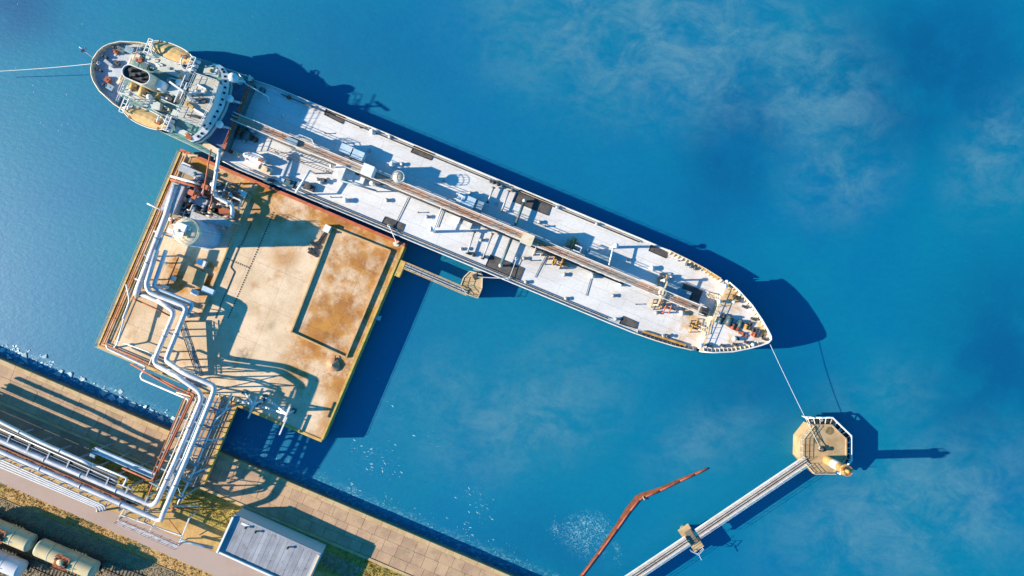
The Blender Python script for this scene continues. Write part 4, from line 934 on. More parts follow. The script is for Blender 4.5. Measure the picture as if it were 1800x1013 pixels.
# bulkheads at the steps
b = MB(); b.beam(S(24.55, -7.7, (ZM + ZP) / 2), S(24.55, 7.7, (ZM + ZP) / 2), .1, ZP - ZM); b.build('poop_front', M['white'], ship)
b = MB(); b.beam(S(112.05, -5.9, (ZM + ZF) / 2), S(112.05, 5.9, (ZM + ZF) / 2), .1, ZF - ZM - .01); b.build('forecastle_front', M['cream'], ship)
# bulwarks
def bulwark(name, us, z0, h, m, th=.14, ins=.08):
    for sgn in (1, -1):
        pts = [S(u, sgn * max(hb(u) - ins, .0)) for u in us]; b = MB(); b.wall(pts, z0, z0 + h, th)
        b.tube([Vector((q.x, q.y, z0 + h)) for q in pts], .11, 6); b.build(name, M[m], ship)
bulwark('bulwark', us_p[:8], ZP, .95, 'cream'); bulwark('bulwark', us_f, ZF, 1.05, 'white')
bulwark('gunwale', [u for u in US if 24.6 <= u <= 112.0], ZM, .28, 'white')
b = MB()
for sgn in (1, -1):
    b.railing([S(u, sgn * (hb(u) - .12), ZM + .28) for u in US if 26 <= u <= 111], .7, 1.9, .024, 2)
b.build('railing', M['white'], ship)
b = MB()
for sgn in (1, -1): b.railing([S(u, sgn * (hb(u) - .12), ZP) for u in US if 10 <= u <= 24.6], 1.0, 1.4, .035, 2)
b.build('railing', M['white'], ship)
def rib_mesh(d, h, sgn):     # triangular knee bracing the bulwark, in ship directions
    return MB().add([(-.05, 0, 0), (.05, 0, 0), (.05, -sgn * d, 0), (-.05, -sgn * d, 0), (-.05, 0, h), (.05, 0, h)], [(0, 3, 4), (1, 5, 2), (3, 2, 5, 4)]).mesh('bulwark_rib', M['cream'])
for sgn in (1, -1):
    rm_ = rib_mesh(.55, .95, sgn); u = 112.6
    while u < 121.2: inst('bulwark_rib', rm_, ship, S(u, sgn * (hb(u) - .16), ZF), SA); u += .62
    rm_ = rib_mesh(.6, 1.0, sgn); u = 101.5
    while u < 111.6: inst('bulwark_rib', rm_, ship, S(u, sgn * (hb(u) - .16), ZM), SA); u += .75
    MB().wall([S(u, sgn * (hb(u) - .1)) for u in US if 101 <= u <= 111], ZM + .28, ZM + 1.05, .1).build('bulwark', M['cream'], ship)
# dark deck-edge pipe inside the rail
for sgn in (1, -1):
    MB().tube([S(u, sgn * (hb(u) - .75), ZM + .28) for u in US if 30 <= u <= 100], .09, 6).build('deck_edge_pipe', M['dark'], ship)
    MB().tube([S(u, sgn * (hb(u) - .5), ZM + .2) for u in US if 33 <= u <= 97], .05, 5).build('deck_edge_pipe', M['cream'], ship)
ax0 = (S(1, 0) - S(0, 0)).normalized()
# deckhouse
front = [(20.6, 7.1), (21.6, 6.85), (22.5, 6.2), (23.3, 4.6), (23.75, 2.6), (23.85, .5), (23.6, -1.8), (23.0, -4.2), (22.2, -5.7), (21.2, -6.5)]
def hull_ring(lst): return [S(*q).to_2d() for q in lst]
house = [(7.0, 3.4), (7.0, -3.4), (16.6, -4.3), (18.2, -6.3)] + front[::-1] + [(17.4, 6.9), (16.4, 4.4)]
b = MB(); b.prism(hull_ring([(q[0] - (.75 if q in front else 0), q[1] * .98) for q in house]), ZP + .005, ZB - .12); b.build('deckhouse', M['white_clean'], ship)
b = MB(); b.prism(hull_ring(house), ZB - .118, ZB); b.build('boat_deck', M['deck_green_shaded'], ship)
# bridge front bulwark with dark ports
bf = MB()
for (a, c) in zip(front[:-1], front[1:]):
    lo0, lo1 = S(a[0] - .4, a[1] * .99, ZP), S(c[0] - .4, c[1] * .99, ZP); m0, m1 = S(a[0] - .2, a[1], ZB + .3), S(c[0] - .2, c[1], ZB + .3)
    hi0, hi1 = S(a[0] - 1.2, a[1] * .95, ZB + .6), S(c[0] - 1.2, c[1] * .95, ZB + .6); dn = (S(a[0] - 1.22, a[1] * .95, ZB + .01), S(c[0] - 1.22, c[1] * .95, ZB + .01))
    bf.add([lo0, lo1, m1, m0, hi1, hi0, dn[1], dn[0]], [(0, 1, 2, 3), (3, 2, 4, 5), (5, 4, 6, 7)], 0)
fw = bf.build('bridge_front', M['white_clean'], ship)
for i, (a, c) in enumerate(zip(front[1:-2], front[2:-1])):
    for t_ in (.3, .75):
        e0, e1 = S(a[0] - .2, a[1], ZB + .3).lerp(S(c[0] - .2, c[1], ZB + .3), t_), S(a[0] - 1.2, a[1] * .95, ZB + .6).lerp(S(c[0] - 1.2, c[1] * .95, ZB + .6), t_)
        dv = (S(c[0], c[1]) - S(a[0], a[1])).normalized() * .17; up_ = (e1 - e0) * .17; q0 = e0.lerp(e1, .45); nz = Vector((0, 0, .05))
        MB().beam(q0 - dv + nz, q0 + dv + nz, (e1 - e0).length * .36, .08, up=Vector((0, 0, 1)) + ax0 * .3).build('window', M['glass'], fw)
# wheelhouse
wh = [(18.8, 3.9), (22.6, 4.2), (23.0, .3), (22.6, -3.8), (18.6, -3.8)]
b = MB(); b.prism(hull_ring([(lerp(20.8, q[0], .95), q[1] * .95) for q in wh]), ZB + .005, 9.75); wl = b.build('wheelhouse', M['white_clean'], ship)
for i in range(7):
    q = S(22.72 - abs(i - 3) * .06, -3 + i * 1.0, 8.9); MB().box(q, (.06, .75, .7), SA).build('window', M['glass'], wl)
b = MB(); b.prism(hull_ring(wh), 9.77, 9.95); b.build('wheelhouse_roof', M['tanroof'], ship)
rails = [S(u, v, 9.95) for u, v in wh] + [S(*wh[0], 9.95)]
MB().railing(rails, .95, 1.0, .04, 2).build('railing', M['white'], ship)
b = MB()
for v in (-2.2, -.7, .8, 2.3): b.beam(S(18.9, v, 9.99), S(22.4, v, 9.99), .08, .06)
b.build('roof_seam', M['deck_grey'], ship)
for (u, v, l_, w_, m_) in ((20.4, 2.3, 1.8, .25, 'white_clean'), (21.6, -1.6, 1.9, .3, 'white_clean'), (19.8, -1.2, 1.4, .5, 'ochre'), (21.0, -2.6, 2.0, .25, 'dark'), (19.6, 1.0, .9, .9, 'white'), (21.4, .4, 1.2, .6, 'dark'), (21.0, 1.6, .5, .5, 'white_clean'), (20.2, -.2, 1.5, .3, 'steel')):
    MB().box(S(u, v, 10.2), (l_, w_, .5), SA + random.uniform(-.2, .2)).build('roof_box', M[m_], ship)
# main mast with yards and radar
mast = MB(); mb_ = S(19.2, .4, 9.9); mt_ = mb_ + Vector((0, 0, 4.6))
mast.cyl(mb_, mt_, .28, .14, 10).cyl(mb_ + S(1.4, .9) - S(0, 0), mt_ - Vector((0, 0, 1)), .1, n=6).cyl(mb_ + S(1.4, -.9) - S(0, 0), mt_ - Vector((0, 0, 1)), .1, n=6)
ax_, ay_ = (S(1, 0) - S(0, 0)), (S(0, 1) - S(0, 0))
mast.beam(mt_ - Vector((0, 0, .8)) - ay_ * 2.3, mt_ - Vector((0, 0, .8)) + ay_ * 2.3, .12, .12).beam(mt_ - Vector((0, 0, 2)) - ay_ * 1.4, mt_ - Vector((0, 0, 2)) + ay_ * 1.4, .12, .12)
mo = mast.build('main_mast', M['white_clean'], ship)
MB().beam(mt_ + Vector((0, 0, .2)) - ax_ * 1.3 + ay_ * .3, mt_ + Vector((0, 0, .2)) + ax_ * 1.3 - ay_ * .3, .3, .25).build('radar', M['white_clean'], mo)
MB().beam(mt_ - Vector((0, 0, 1.5)) + ax_ * .8 - ay_ * .9, mt_ - Vector((0, 0, 1.5)) + ax_ * .8 + ay_ * .9, .25, .2).build('radar', M['dark'], mo)
# funnel
fu = MB(); fc = (10.9, .05)
def stadium(u0, u1, v, r, n=10):
    pts = []
    for i in range(n + 1): a = -math.pi / 2 + math.pi * i / n; pts.append((u1 + r * math.cos(a), v + r * math.sin(a)))
    for i in range(n + 1): a = math.pi / 2 + math.pi * i / n; pts.append((u0 + r * math.cos(a), v + r * math.sin(a)))
    return pts
s1_ = hull_ring(stadium(9.6, 12.0, .0, 1.15)); fu.prism(s1_, ZB, 11.3); fo = fu.build('funnel', M['cream'], ship)
fr = MB(); fr.wall([Vector((*q, 0)) for q in hull_ring(stadium(9.6, 12.0, 0, 1.1))], 11.3, 11.75, .14, closed=True); fr.build('funnel_rim', M['white'], fo)
MB().prism(hull_ring(stadium(9.6, 12.0, 0, 1.0)), 11.31, 11.36).build('funnel_top', M['black'], fo)
for i, (u, v, r_) in enumerate(((9.8, .3, .28), (10.6, -.2, .3), (11.4, .3, .24), (11.9, -.3, .2), (10.2, -.55, .14))):
    q = S(u, v, 11.3); MB().cyl(q, q + Vector((0, 0, .7)), r_, n=10).build('exhaust_pipe', M['dark'], fo)
MB().lathe(S(13.55, .1, ZB), [(.85, 0), (.85, 1.7), (.7, 2.1), (.3, 2.3), (.01, 2.35)], 18).build('ventilator', M['white_clean'], ship)
# boat-deck clutter; sunlit patches of the deck are built as pale grey plates
MB().prism(hull_ring([(8.6, 4.3), (16.4, 4.5), (16.6, 2.6), (8.8, 2.3)]), ZB + .002, ZB + .25).build('deck_patch', M['deck_grey'], ship)
MB().prism(hull_ring([(7.4, -1.8), (7.4, -3.5), (12.8, -3.9), (14.6, -2.6)]), ZB + .002, ZB + .25).build('deck_patch', M['deck_grey'], ship)
MB().prism(hull_ring([(18.4, 4.6), (20.9, 5.1), (20.6, 6.4), (18.2, 6.0)]), ZB + .002, ZB + .2).build('deck_patch', M['deck_grey'], ship)
MB().prism(hull_ring([(17.6, -5.0), (20.6, -5.2), (20.2, -6.0), (17.8, -5.9)]), ZB + .002, ZB + .2).build('deck_patch', M['deck_grey'], ship)
for (u, v, kind, m_, r_) in ((16.0, 1.7, 'v', 'white_clean', .55), (8.6, -1.6, 'w', 'ochre', .5), (10.4, -2.0, 'w', 'canvas', .6), (12.4, -2.3, 'v', 'white_clean', .45), (9.3, 2.2, 'b', 'teal', .7), (15.2, 2.6, 'b', 'yellow', .5), (13.2, -1.6, 'w', 'ochre', .35),
                             (15.0, -1.4, 'b', 'dark', .7), (16.6, -.9, 'b', 'dark', .8), (14.6, -3.4, 'b', 'ochre', .3), (17.5, 1.3, 'v', 'white_clean', .5), (17.7, 2.0, 'b', 'cream', .5), (8.0, 2.7, 'b', 'rust', .6), (7.6, 3.2, 'b', 'cream', .5),
                             (15.6, .2, 'b', 'deck_grey', 1.1), (13.6, -3.3, 'b', 'deck_grey', 1.0), (17.3, -2.6, 'b', 'white', .6), (17.2, -3.2, 'b', 'deck_grey', .9), (11.8, 1.9, 'v', 'cream', .3), (19.8, -5.6, 'b', 'ochre', .35), (19.4, 5.6, 'b', 'yellow', .35), (20.4, -5.9, 'b', 'rust', .6)):
    p = S(u, v, ZB); b = MB()
    if kind == 'v': b.cyl(p, p + Vector((0, 0, 1.2)), r_ * .55, n=12).ball(p + Vector((0, 0, 1.4)), r_, 14); b.build('ventilator', M[m_], ship)
    elif kind == 'w': b.cyl(p + Vector((0, 0, .5)) - ay_ * r_ * 1.3, p + Vector((0, 0, .5)) + ay_ * r_ * 1.3, r_ * .8, n=12).box(p + Vector((0, 0, .2)), (r_ * 2.2, r_ * 2.8, .4), SA); b.build('deck_winch', M[m_], ship)
    else: b.box(p + Vector((0, 0, r_ * .5)), (r_ * 1.6, r_ * 1.2, r_), SA + random.uniform(-.3, .3)); b.build('deck_locker', M[m_], ship)
for pts in ([(7.0, 3.4), (7.0, -3.4), (16.6, -4.3)], [(16.4, 4.4), (8.6, 4.35), (7.0, 3.4)]):
    MB().railing([S(u, v, ZB) for u, v in pts], 1.0, 1.2, .04).build('railing', M['white'], ship)
for v0, v1 in ((1.9, 2.1), (-1.9, -2.6)):
    MB().beam(S(14.0, v0, ZB + .9), S(21, v1 + .6, ZB + 1.0), .12, .12).build('stay', M['white'], ship)
rb_ = random.Random(9)
for k in range(54):
    u, v = rb_.uniform(7.4, 18.4), rb_.uniform(-3.3, 3.6)
    if 8.0 < u < 14.6 and abs(v) < 1.4: continue
    p = S(u, v, ZB); mm = rb_.choice(('white_clean', 'white', 'deck_grey', 'dark', 'cream', 'steel', 'teal', 'white')); b = MB()
    if k % 3 == 0: b.cyl(p, p + Vector((0, 0, rb_.uniform(.5, 1.3))), rb_.uniform(.08, .2), n=8); b.build('deck_pipe', M[mm], ship)
    elif k % 3 == 1:
        d = (ax_ if rb_.random() < .6 else ay_) * rb_.uniform(.5, 1.4); z = Vector((0, 0, rb_.uniform(.3, .8))); b.tube([p, p + z, p + z + d, p + d], .07, 6, bend=.15); b.build('deck_pipe', M[mm], ship)
    else: b.box(p + Vector((0, 0, .25)), (rb_.uniform(.3, .9), rb_.uniform(.25, .6), .5), SA); b.build('deck_locker', M[mm], ship)
for q in (-1, 1):     # inflatable raft canisters and davit frames beside the boats
    for k in range(3): c = S(16.6 + k * .1, q * (4.6 + k * .75), ZB + .45); MB().cyl(c - ax_ * .6, c + ax_ * .6, .3, n=10).build('raft_canister', M['white_clean'], ship)
    for e in (9.4, 16.9):
        b = MB(); a0, a1 = S(e, q * 3.9, ZB), S(e, q * 6.4, ZB + 1.9)
        for o_x in (-.35, .35): b.beam(a0 + ax_ * o_x, a0 + ax_ * o_x + Vector((0, 0, 1.9)), .13, .13).beam(a0 + ax_ * o_x + Vector((0, 0, 1.9)), a1 + ax_ * o_x, .13, .13)
        for t_ in (.1, .4, .7, 1): m0 = (a0 + Vector((0, 0, 1.9))).lerp(a1, t_); b.beam(m0 - ax_ * .35, m0 + ax_ * .35, .1, .1)
        b.build('davit_frame', M['white_clean'], ship)
# aft deck
for (u, v, m_, s_) in ((3.4, 3.3, 'teal', (1.5, .8, .7)), (2.6, 2.6, 'rust', (.9, .5, .5)), (4.9, 3.8, 'bluesteel', (1.4, 1.0, .9)), (3.2, -2.2, 'rust', (.9, .9, .6)), (4.2, -3.2, 'bluesteel', (1.2, .9, .7)), (5.2, -1.0, 'cream', (.5, 2.4, .4)), (5.6, 2.2, 'cream', (.6, 3.2, .5)), (2.4, .4, 'steel', (1.6, .5, .7)), (3.6, 1.0, 'dark', (.9, .6, .6))):
    c = S(u, v, ZP + s_[2] / 2); b = MB(); b.box(c, s_, SA + random.uniform(-.3, .3)); b.cyl(c + ay_ * s_[1] * .2, c - ay_ * s_[1] * .2 + Vector((0, 0, .3)), .22, n=8); b.build('deck_machine', M[m_], ship)
for (u, v) in ((1.3, 1.2), (1.3, -1.2), (3.2, -3.2), (2.4, 3.2)):
    for q in (-.3, .3): p = S(u + q, v, ZP); MB().cyl(p, p + Vector((0, 0, .7)), .18, .2, 8).build('bollard', M['dark'], ship)
MB().railing([S(6.2, v, ZP) for v in (-4.9, -2, 2, 5.2)], 1.0, 1.0, .045).build('railing', M['white'], ship)
b = MB(); p = S(.3, .1, ZP + .9); b.tube([p, S(-1.7, .9, ZP + 2.6)], .06, 6); fs_ = b.build('flagstaff', M['white_clean'], ship)
fl = MB(); a = S(-1.6, .85, ZP + 2.5); fl.add([a, a + Vector((.15, -.75, -.15)), a + Vector((.85, -.55, -.55)), a + Vector((.7, .2, -.4))], [(0, 1, 2, 3)]); fl.build('flag', M['flag'], fs_)
# tier in front of the bridge, red rail and cowl vents
MB().prism(hull_ring([(23.0, 6.9), (25.6, 6.6), (25.6, -5.6), (22.6, -6.0)]), ZP + .006, ZP + .05).build('fore_tier_deck', mat('shaded_tier_deck_paint', (.09, .13, .22), (.07, .10, .18), .8, rough=.7), ship)  # navy colour carries the shade that lies over this deck
MB().prism(hull_ring([(24.65, 6.6), (25.6, 6.6), (25.6, -5.6), (24.65, -5.6)]), ZM + .01, ZP).build('tier_wall', M['teal'], ship)
MB().prism(hull_ring([(25.2, 6.5), (25.6, 6.5), (25.6, -5.5), (25.2, -5.5)]), ZP + .055, ZP + .12).build('tier_edge', M['redpaint'], ship)
MB().railing([S(25.5, -5.5, ZP + .05), S(25.5, 0, ZP + .05)], 1.0, .9, .06).railing([S(25.5, 1.3, ZP + .05), S(25.5, 6.4, ZP + .05)], 1.0, .9, .06).build('railing', M['redpaint'], ship)
for (x, y, h, r_) in ((410, 137, 8.6, .85), (404, 174, 7.4, .65), (386, 219, 7.4, .65)):
    p = P(x, y, h); b = MB(); b.cyl((p.x, p.y, ZP), p, r_ * .45, n=12).ball(p, r_, 16); b.build('cowl_vent', M['white_clean'], ship)
    q = P(x + 21, y + 8, ZP + .4); MB().tube([p - Vector((0, 0, 1)), (q.x, q.y, ZP + .5)], .2, 8).build('vent_trunk', M['white_clean'], ship)
# crane boom by the upper rail
MB().tube([P(431, 147, 7.5), P(471, 170, 6.2), P(473, 182, 4.6)], .12, 6).tube([P(418, 128, 6.8), P(426, 138, 7.2), P(431, 147, 7.5)], .1, 6).build('derrick_boom', M['white'], ship)
p = P(434, 148, ZM); MB().cyl(p, p + Vector((0, 0, 4.4)), .2, .14, 8).build('derrick_post', M['white'], ship)
# aft main deck machinery in shade
for (x, y, m_, s_) in ((424, 231, 'rust', 1.0), (430, 228, 'teal', .9), (436, 240, 'teal', 1.3), (447, 228, 'steel', 1.1), (420, 240, 'teal', .9), (449, 246, 'dark', .8), (430, 248, 'steel', .7), (440, 150, 'dark', 1.0), (462, 160, 'teal', .8), (508, 172, 'rust', .5), (498, 203, 'white', .4)):
    c = P(x, y, ZM); b = MB(); b.cyl(c + Vector((0, 0, s_ * .5)) - ay_ * s_ * .6, c + Vector((0, 0, s_ * .5)) + ay_ * s_ * .6, s_ * .45, n=12).box(c + Vector((0, 0, s_ * .2)), (s_ * 1.3, s_ * .8, s_ * .4), SA); b.build('deck_winch', M[m_], ship)
# catwalk with planks
CZ = 6.0
cw0, cw1 = P(412, 206, CZ), P(1237, 547, CZ); cd = (cw1 - cw0).normalized(); cn = Vector((-cd.y, cd.x, 0)); CL = (cw1 - cw0).length; CA = math.atan2(cd.y, cd.x)
pm = MB().box((0, 0, 0), (3.9, .26, .07)).mesh('plank', M['wood'])
npk = int(CL // 4)
for i in range(npk):
    for j in range(4):
        q = cw0 + cd * (2 + i * 4 + (j % 2) * 1.2 - .6) + cn * (-.435 + .29 * j); inst('plank', pm, ship, (q.x, q.y, CZ + random.uniform(-.015, .015)), CA)
for q in (-.66, .66):
    MB().beam(cw0 + cn * q, cw1 + cn * q, .12, .3).build('catwalk_beam', M['white'], ship)
    MB().railing([cw0 + cn * q + Vector((0, 0, .15)), cw0.lerp(cw1, .5) + cn * q + Vector((0, 0, .15)), cw1 + cn * q + Vector((0, 0, .15))], .95, 1.8, .045, 2).build('railing', M['white'], ship)
for i in range(15):
    c = cw0 + cd * (4 + i * 6); b = MB()
    for q in (-.6, .6): b.beam((*(c + cn * q).to_2d(), ZM), (*(c + cn * q).to_2d(), CZ - .1), .14, .14)
    b.beam((*(c - cn * .7).to_2d(), CZ - .22), (*(c + cn * .7).to_2d(), CZ - .22), .14, .14); b.build('catwalk_support', M['white'], ship)
b = MB()
for k, q in enumerate((-.9, -.5, .0, .5)):   # cargo pipes below the catwalk
    MB().tube([(*(cw0 + cd * 6 + cn * q).to_2d(), ZM + 1.1), (*(cw1 - cd * 14 + cn * q).to_2d(), ZM + 1.1)], .16, 8).build('cargo_pipe', M['steel' if k % 2 else 'dark'], ship)
# widened stand at the aft end and shelters along the catwalk
MB().prism([P(x, y, CZ).to_2d() for x, y in ((521, 245), (530, 240), (549, 248), (556, 262), (545, 272), (520, 262))], CZ - .05, CZ + .02).build('catwalk_stand', M['tanroof'], ship)
MB().railing([P(x, y, CZ) for x, y in ((521, 243), (530, 239), (550, 247), (557, 262))], 1.0, 1.2, .05).build('railing', M['white'], ship)
MB().box(P(513, 249, CZ + .3), (2.0, 1.0, .5), SA).build('hatch', M['bluesteel'], ship)
def cabin(x, y, l_, w_, z0, z1, m_='white_clean', nm='deck_cabin'):
    c = P(x, y, z1); MB().box((c.x, c.y, (z0 + z1) / 2), (l_, w_, z1 - z0), SA).build(nm, M[m_], ship)
    MB().box((c.x, c.y, z1 + .04), (l_ + .12, w_ + .12, .08), SA).build('cabin_roof', M[m_], ship)
cabin(646, 299, 1.8, 1.7, CZ, 8.4, 'white_clean'); cabin(927, 420, 1.9, 1.7, CZ, 8.4, 'cream')
cabin(596, 302, 1.6, 2.2, ZM, 5.9, 'white'); cabin(612, 308, 1.9, 1.6, ZM, 4.8); cabin(630, 315, 1.9, 1.5, ZM, 4.6)
cabin(609, 263, 2.1, 1.4, ZM, 5.6, 'pipe_blue'); cabin(628, 272, 2.1, 1.4, ZM, 5.6, 'pipe_blue')
cabin(819, 353, 3.0, 1.7, ZM, 5.4, 'pipe_blue'); cabin(836, 360, 2.4, 1.6, ZM, 5.2, 'bluesteel'); cabin(1050, 453, 4.0, 1.5, ZM, 5.0, 'bluesteel'); cabin(1192, 513, 4.2, 1.4, ZM, 4.9, 'bluesteel')
cabin(1213, 520, 3.4, 3.2, ZM, 3.72, 'matting', 'deck_patch'); cabin(802, 386, 1.1, 1.1, ZM, 4.6, 'white_clean'); cabin(820, 395, 1.6, .9, ZM, 4.3, 'white'); cabin(1240, 548, 1.0, 1.5, ZM, 5.6, 'dark')
# round platform with wide disc
p = P(701, 312, 7.6); b = MB(); b.cyl((p.x, p.y, ZM), (p.x, p.y, 7.2), .5, n=12).lathe(p, [(.01, -.1), (1.0, -.1), (1.0, .05), (.01, .1)], 24); b.build('monitor_platform', M['tanroof'], ship)
MB().railing([p + Vector((1.0 * math.cos(2 * math.pi * i / 14), 1.0 * math.sin(2 * math.pi * i / 14), 0)) for i in range(15)], .9, .8, .04).build('railing', M['white'], ship)
# ring frames along catwalk (small gates)
for (x, y) in ((806, 354), (1011, 443)):
    p = P(x, y, ZM); b = MB()
    for q in (-.55, .55): b.beam(p + cd * q, p + cd * q + Vector((0, 0, 2.2)), .14, .14)
    b.beam(p - cd * .6 + Vector((0, 0, 2.2)), p + cd * .6 + Vector((0, 0, 2.2)), .16, .16).beam(p - cd * .6 + Vector((0, 0, 2.2)) + cn * .9, p + cd * .6 + Vector((0, 0, 2.2)) + cn * .9, .16, .16); b.beam(p + cd * .6 + Vector((0, 0, 2.2)), p + cd * .6 + Vector((0, 0, 2.2)) + cn * .9, .14, .14); b.build('gate_frame', M['white_clean'], ship)
# vent masts and derrick posts
def vmast(x, y, top, r_=.22, boom=None):
    p = P(x, y, top); b = MB(); b.cyl((p.x, p.y, ZM), p, r_, r_ * .75, 10).lathe((p.x, p.y, top), [(r_ * .8, -.2), (r_ * 1.7, -.1), (r_ * 1.7, .15), (.01, .3)], 12); b.build('vent_mast', M['white_clean'], ship)
    if boom:
        q = P(*boom); MB().tube([(p.x, p.y, boom[2]), q], .14, 8).build('vent_pipe', M['white_clean'], ship)
vmast(757, 403, 8.8, .26, (777, 364, 5.4)); vmast(1083, 432, 8.6, .26, (1070, 468, 5.6))
vmast(582, 292, 7.2, .16); vmast(655, 322, 6.4, .14); vmast(1168, 493, 7.2, .18)
# hose derricks lying athwartships at the manifold
for (x0, y0, x1, y1) in ((922, 353, 905, 398), (880, 467, 899, 420)):
    a, c = P(x0, y0, 4.7), P(x1, y1, 4.7)
    MB().tube([a, c], .26, 10).build('hose_derrick', M['teal'], ship); MB().ball(a, .38, 12).build('derrick_head', M['tanroof'], ship)
    MB().beam((a.x, a.y, ZM), a, .4, .4).build('derrick_post', M['bluesteel'], ship)
# transverse manifold pipes
for (x0, y0, x1, y1) in ((868, 330, 857, 356), (895, 336, 881, 372), (834, 408, 821, 446), (866, 411, 848, 455)):
    a, c = P(x0, y0, ZM + .7), P(x1, y1, ZM + .7); MB().tube([a, c], .15, 8).build('manifold_pipe', M['steel'], ship)
    for q in (a, c): MB().lathe(q, [(.1, -.1), (.3, -.1), (.3, .1), (.1, .1)], 10, axis=(a - c)).build('flange', M['dark'], ship)
for (x, y) in ((863, 318), (868, 321), (876, 324), (883, 329), (812, 438), (826, 446), (833, 449), (850, 452), (1208, 462), (1215, 466), (1222, 470), (1165, 590), (1172, 591), (903, 331), (560, 316), (566, 322), (572, 318)):
    p = P(x, y, ZM); lc = SM.inverted() @ p; lim = hb(lc.x / 1.0086) - .8; lc.y = max(-lim, min(lim, lc.y)); p = SM @ lc
    b = MB(); b.cyl(p, p + Vector((0, 0, .7)), .14, n=8).lathe(p + Vector((0, 0, .75)), [(.1, -.05), (.32, -.03), (.32, .04), (.1, .05)], 10).cyl(p, p + Vector((0, 0, .35)), .28, n=8); b.build('valve', M[random.choice(('teal', 'dark', 'steel'))], ship)
for (x0, y0, x1, y1) in ((718, 347, 690, 404), (966, 437, 940, 488), (780, 368, 768, 400), (1044, 470, 1030, 520)):
    MB().tube([P(x0, y0, ZM + .15), P(x1, y1, ZM + .15)], .06, 5).build('deck_hose', M['dark'], ship)
# small deck hatches: raised tank-cleaning covers and sounding posts
z3 = lambda x, y: (640 + x / 3.897, 240 + y / 3.897); z4 = lambda x, y: (880 + x / 4.053, 330 + y / 4.053); z2 = lambda x, y: (400 + x / 4.053, 110 + y / 4.053)
hp = [z3(*q) for q in ((40, 100), (180, 8), (262, 192), (728, 390), (545, 302), (908, 466), (1202, 590), (1328, 488), (157, 437), (433, 552), (802, 712), (1095, 836), (1373, 945))]
hp += [z4(*q) for q in ((275, 247), (403, 142), (685, 260), (908, 515), (1214, 637), (1108, 890), (800, 770), (465, 790), (820, 936), (180, 672), (453, 622), (1130, 620))]
hp += [z2(*q) for q in ((1013, 632), (440, 690), (1138, 985), (1160, 532))]
hm = MB(); hm.lathe((0, 0, 0), [(.27, 0), (.27, .45), (.34, .45), (.34, .52), (.01, .56)], 12); hme = hm.mesh('tank_hatch', M['steel'])
for (x, y) in hp: inst('tank_hatch', hme, ship, P(x, y, ZM), 0)
hm = MB(); hm.cyl((0, 0, 0), (0, 0, .78), .08, n=6).cyl((0, 0, .7), (0, 0, .8), .13, n=6); pme = hm.mesh('sounding_post', M['dark'])
pp = [z3(*q) for q in ((375, 522), (1240, 617), (1143, 851))] + [z4(*q) for q in ((318, 274), (216, 519), (1068, 589), (963, 831), (1265, 522))] + [z2(*q) for q in ((950, 468), (700, 507), (744, 962), (835, 575))]
for (x, y) in pp: inst('sounding_post', pme, ship, P(x, y, ZM), 0)
hm = MB(); hm.lathe((0, 0, 0), [(.38, 0), (.38, .7), (.46, .7), (.46, .8), (.01, .88)], 16).box((.45, 0, .4), (.3, .3, .3)); bme = hm.mesh('cargo_hatch', M['white_clean'])
for q in (z2(1035, 500), z4(650, 630), z4(1285, 895), z2(1040, 865), z2(845, 985), z2(925, 825), z3(60, 325), z4(1210, 700), (1145, 472), (1090, 500), (690, 290)): inst('cargo_hatch', bme, ship, P(*q, ZM), SA)
# ochre and brown valve gear beside the catwalk
rk = random.Random(5)
for (x0, y0, m_, n_) in ((1003, 433, 'ochre', 9), (990, 462, 'ochre', 10), (948, 441, 'cream', 5), (968, 451, 'ochre', 6), (1154, 533, 'ochre', 4), (1172, 537, 'redpaint', 3), (1218, 575, 'ochre', 5), (1166, 494, 'ochre', 4), (1255, 600, 'ochre', 3)):
    for k in range(n_):
        c = P(x0 + rk.uniform(-9, 9), y0 + rk.uniform(-7, 7), ZM); h = rk.uniform(.5, 1.3); d = cn if rk.random() < .7 else cd
        b = MB(); l_ = rk.uniform(.4, 1.0); b.tube([c - d * l_, c - d * l_ + Vector((0, 0, h)), c + d * l_ + Vector((0, 0, h)), c + d * l_], .1, 6, bend=.2).cyl(c, c + Vector((0, 0, h + .3)), .12, n=6); b.build('valve_pipe', M[m_ if k % 4 else 'dark'], ship)
# small foremast bridle across the catwalk
p = P(1165, 515, 6.6); b = MB(); b.beam(p - cn * 2.4, p + cn * 2.4, .2, .25); b.lathe(p, [(.5, -.1), (.75, -.1), (.75, .1), (.5, .1)], 16).beam((*(p - cn * 2.2).to_2d(), ZM), p - cn * 2.2, .18, .18).beam((*(p + cn * 2.2).to_2d(), ZM), p + cn * 2.2, .18, .18); b.build('foremast_frame', M['cream'], ship)
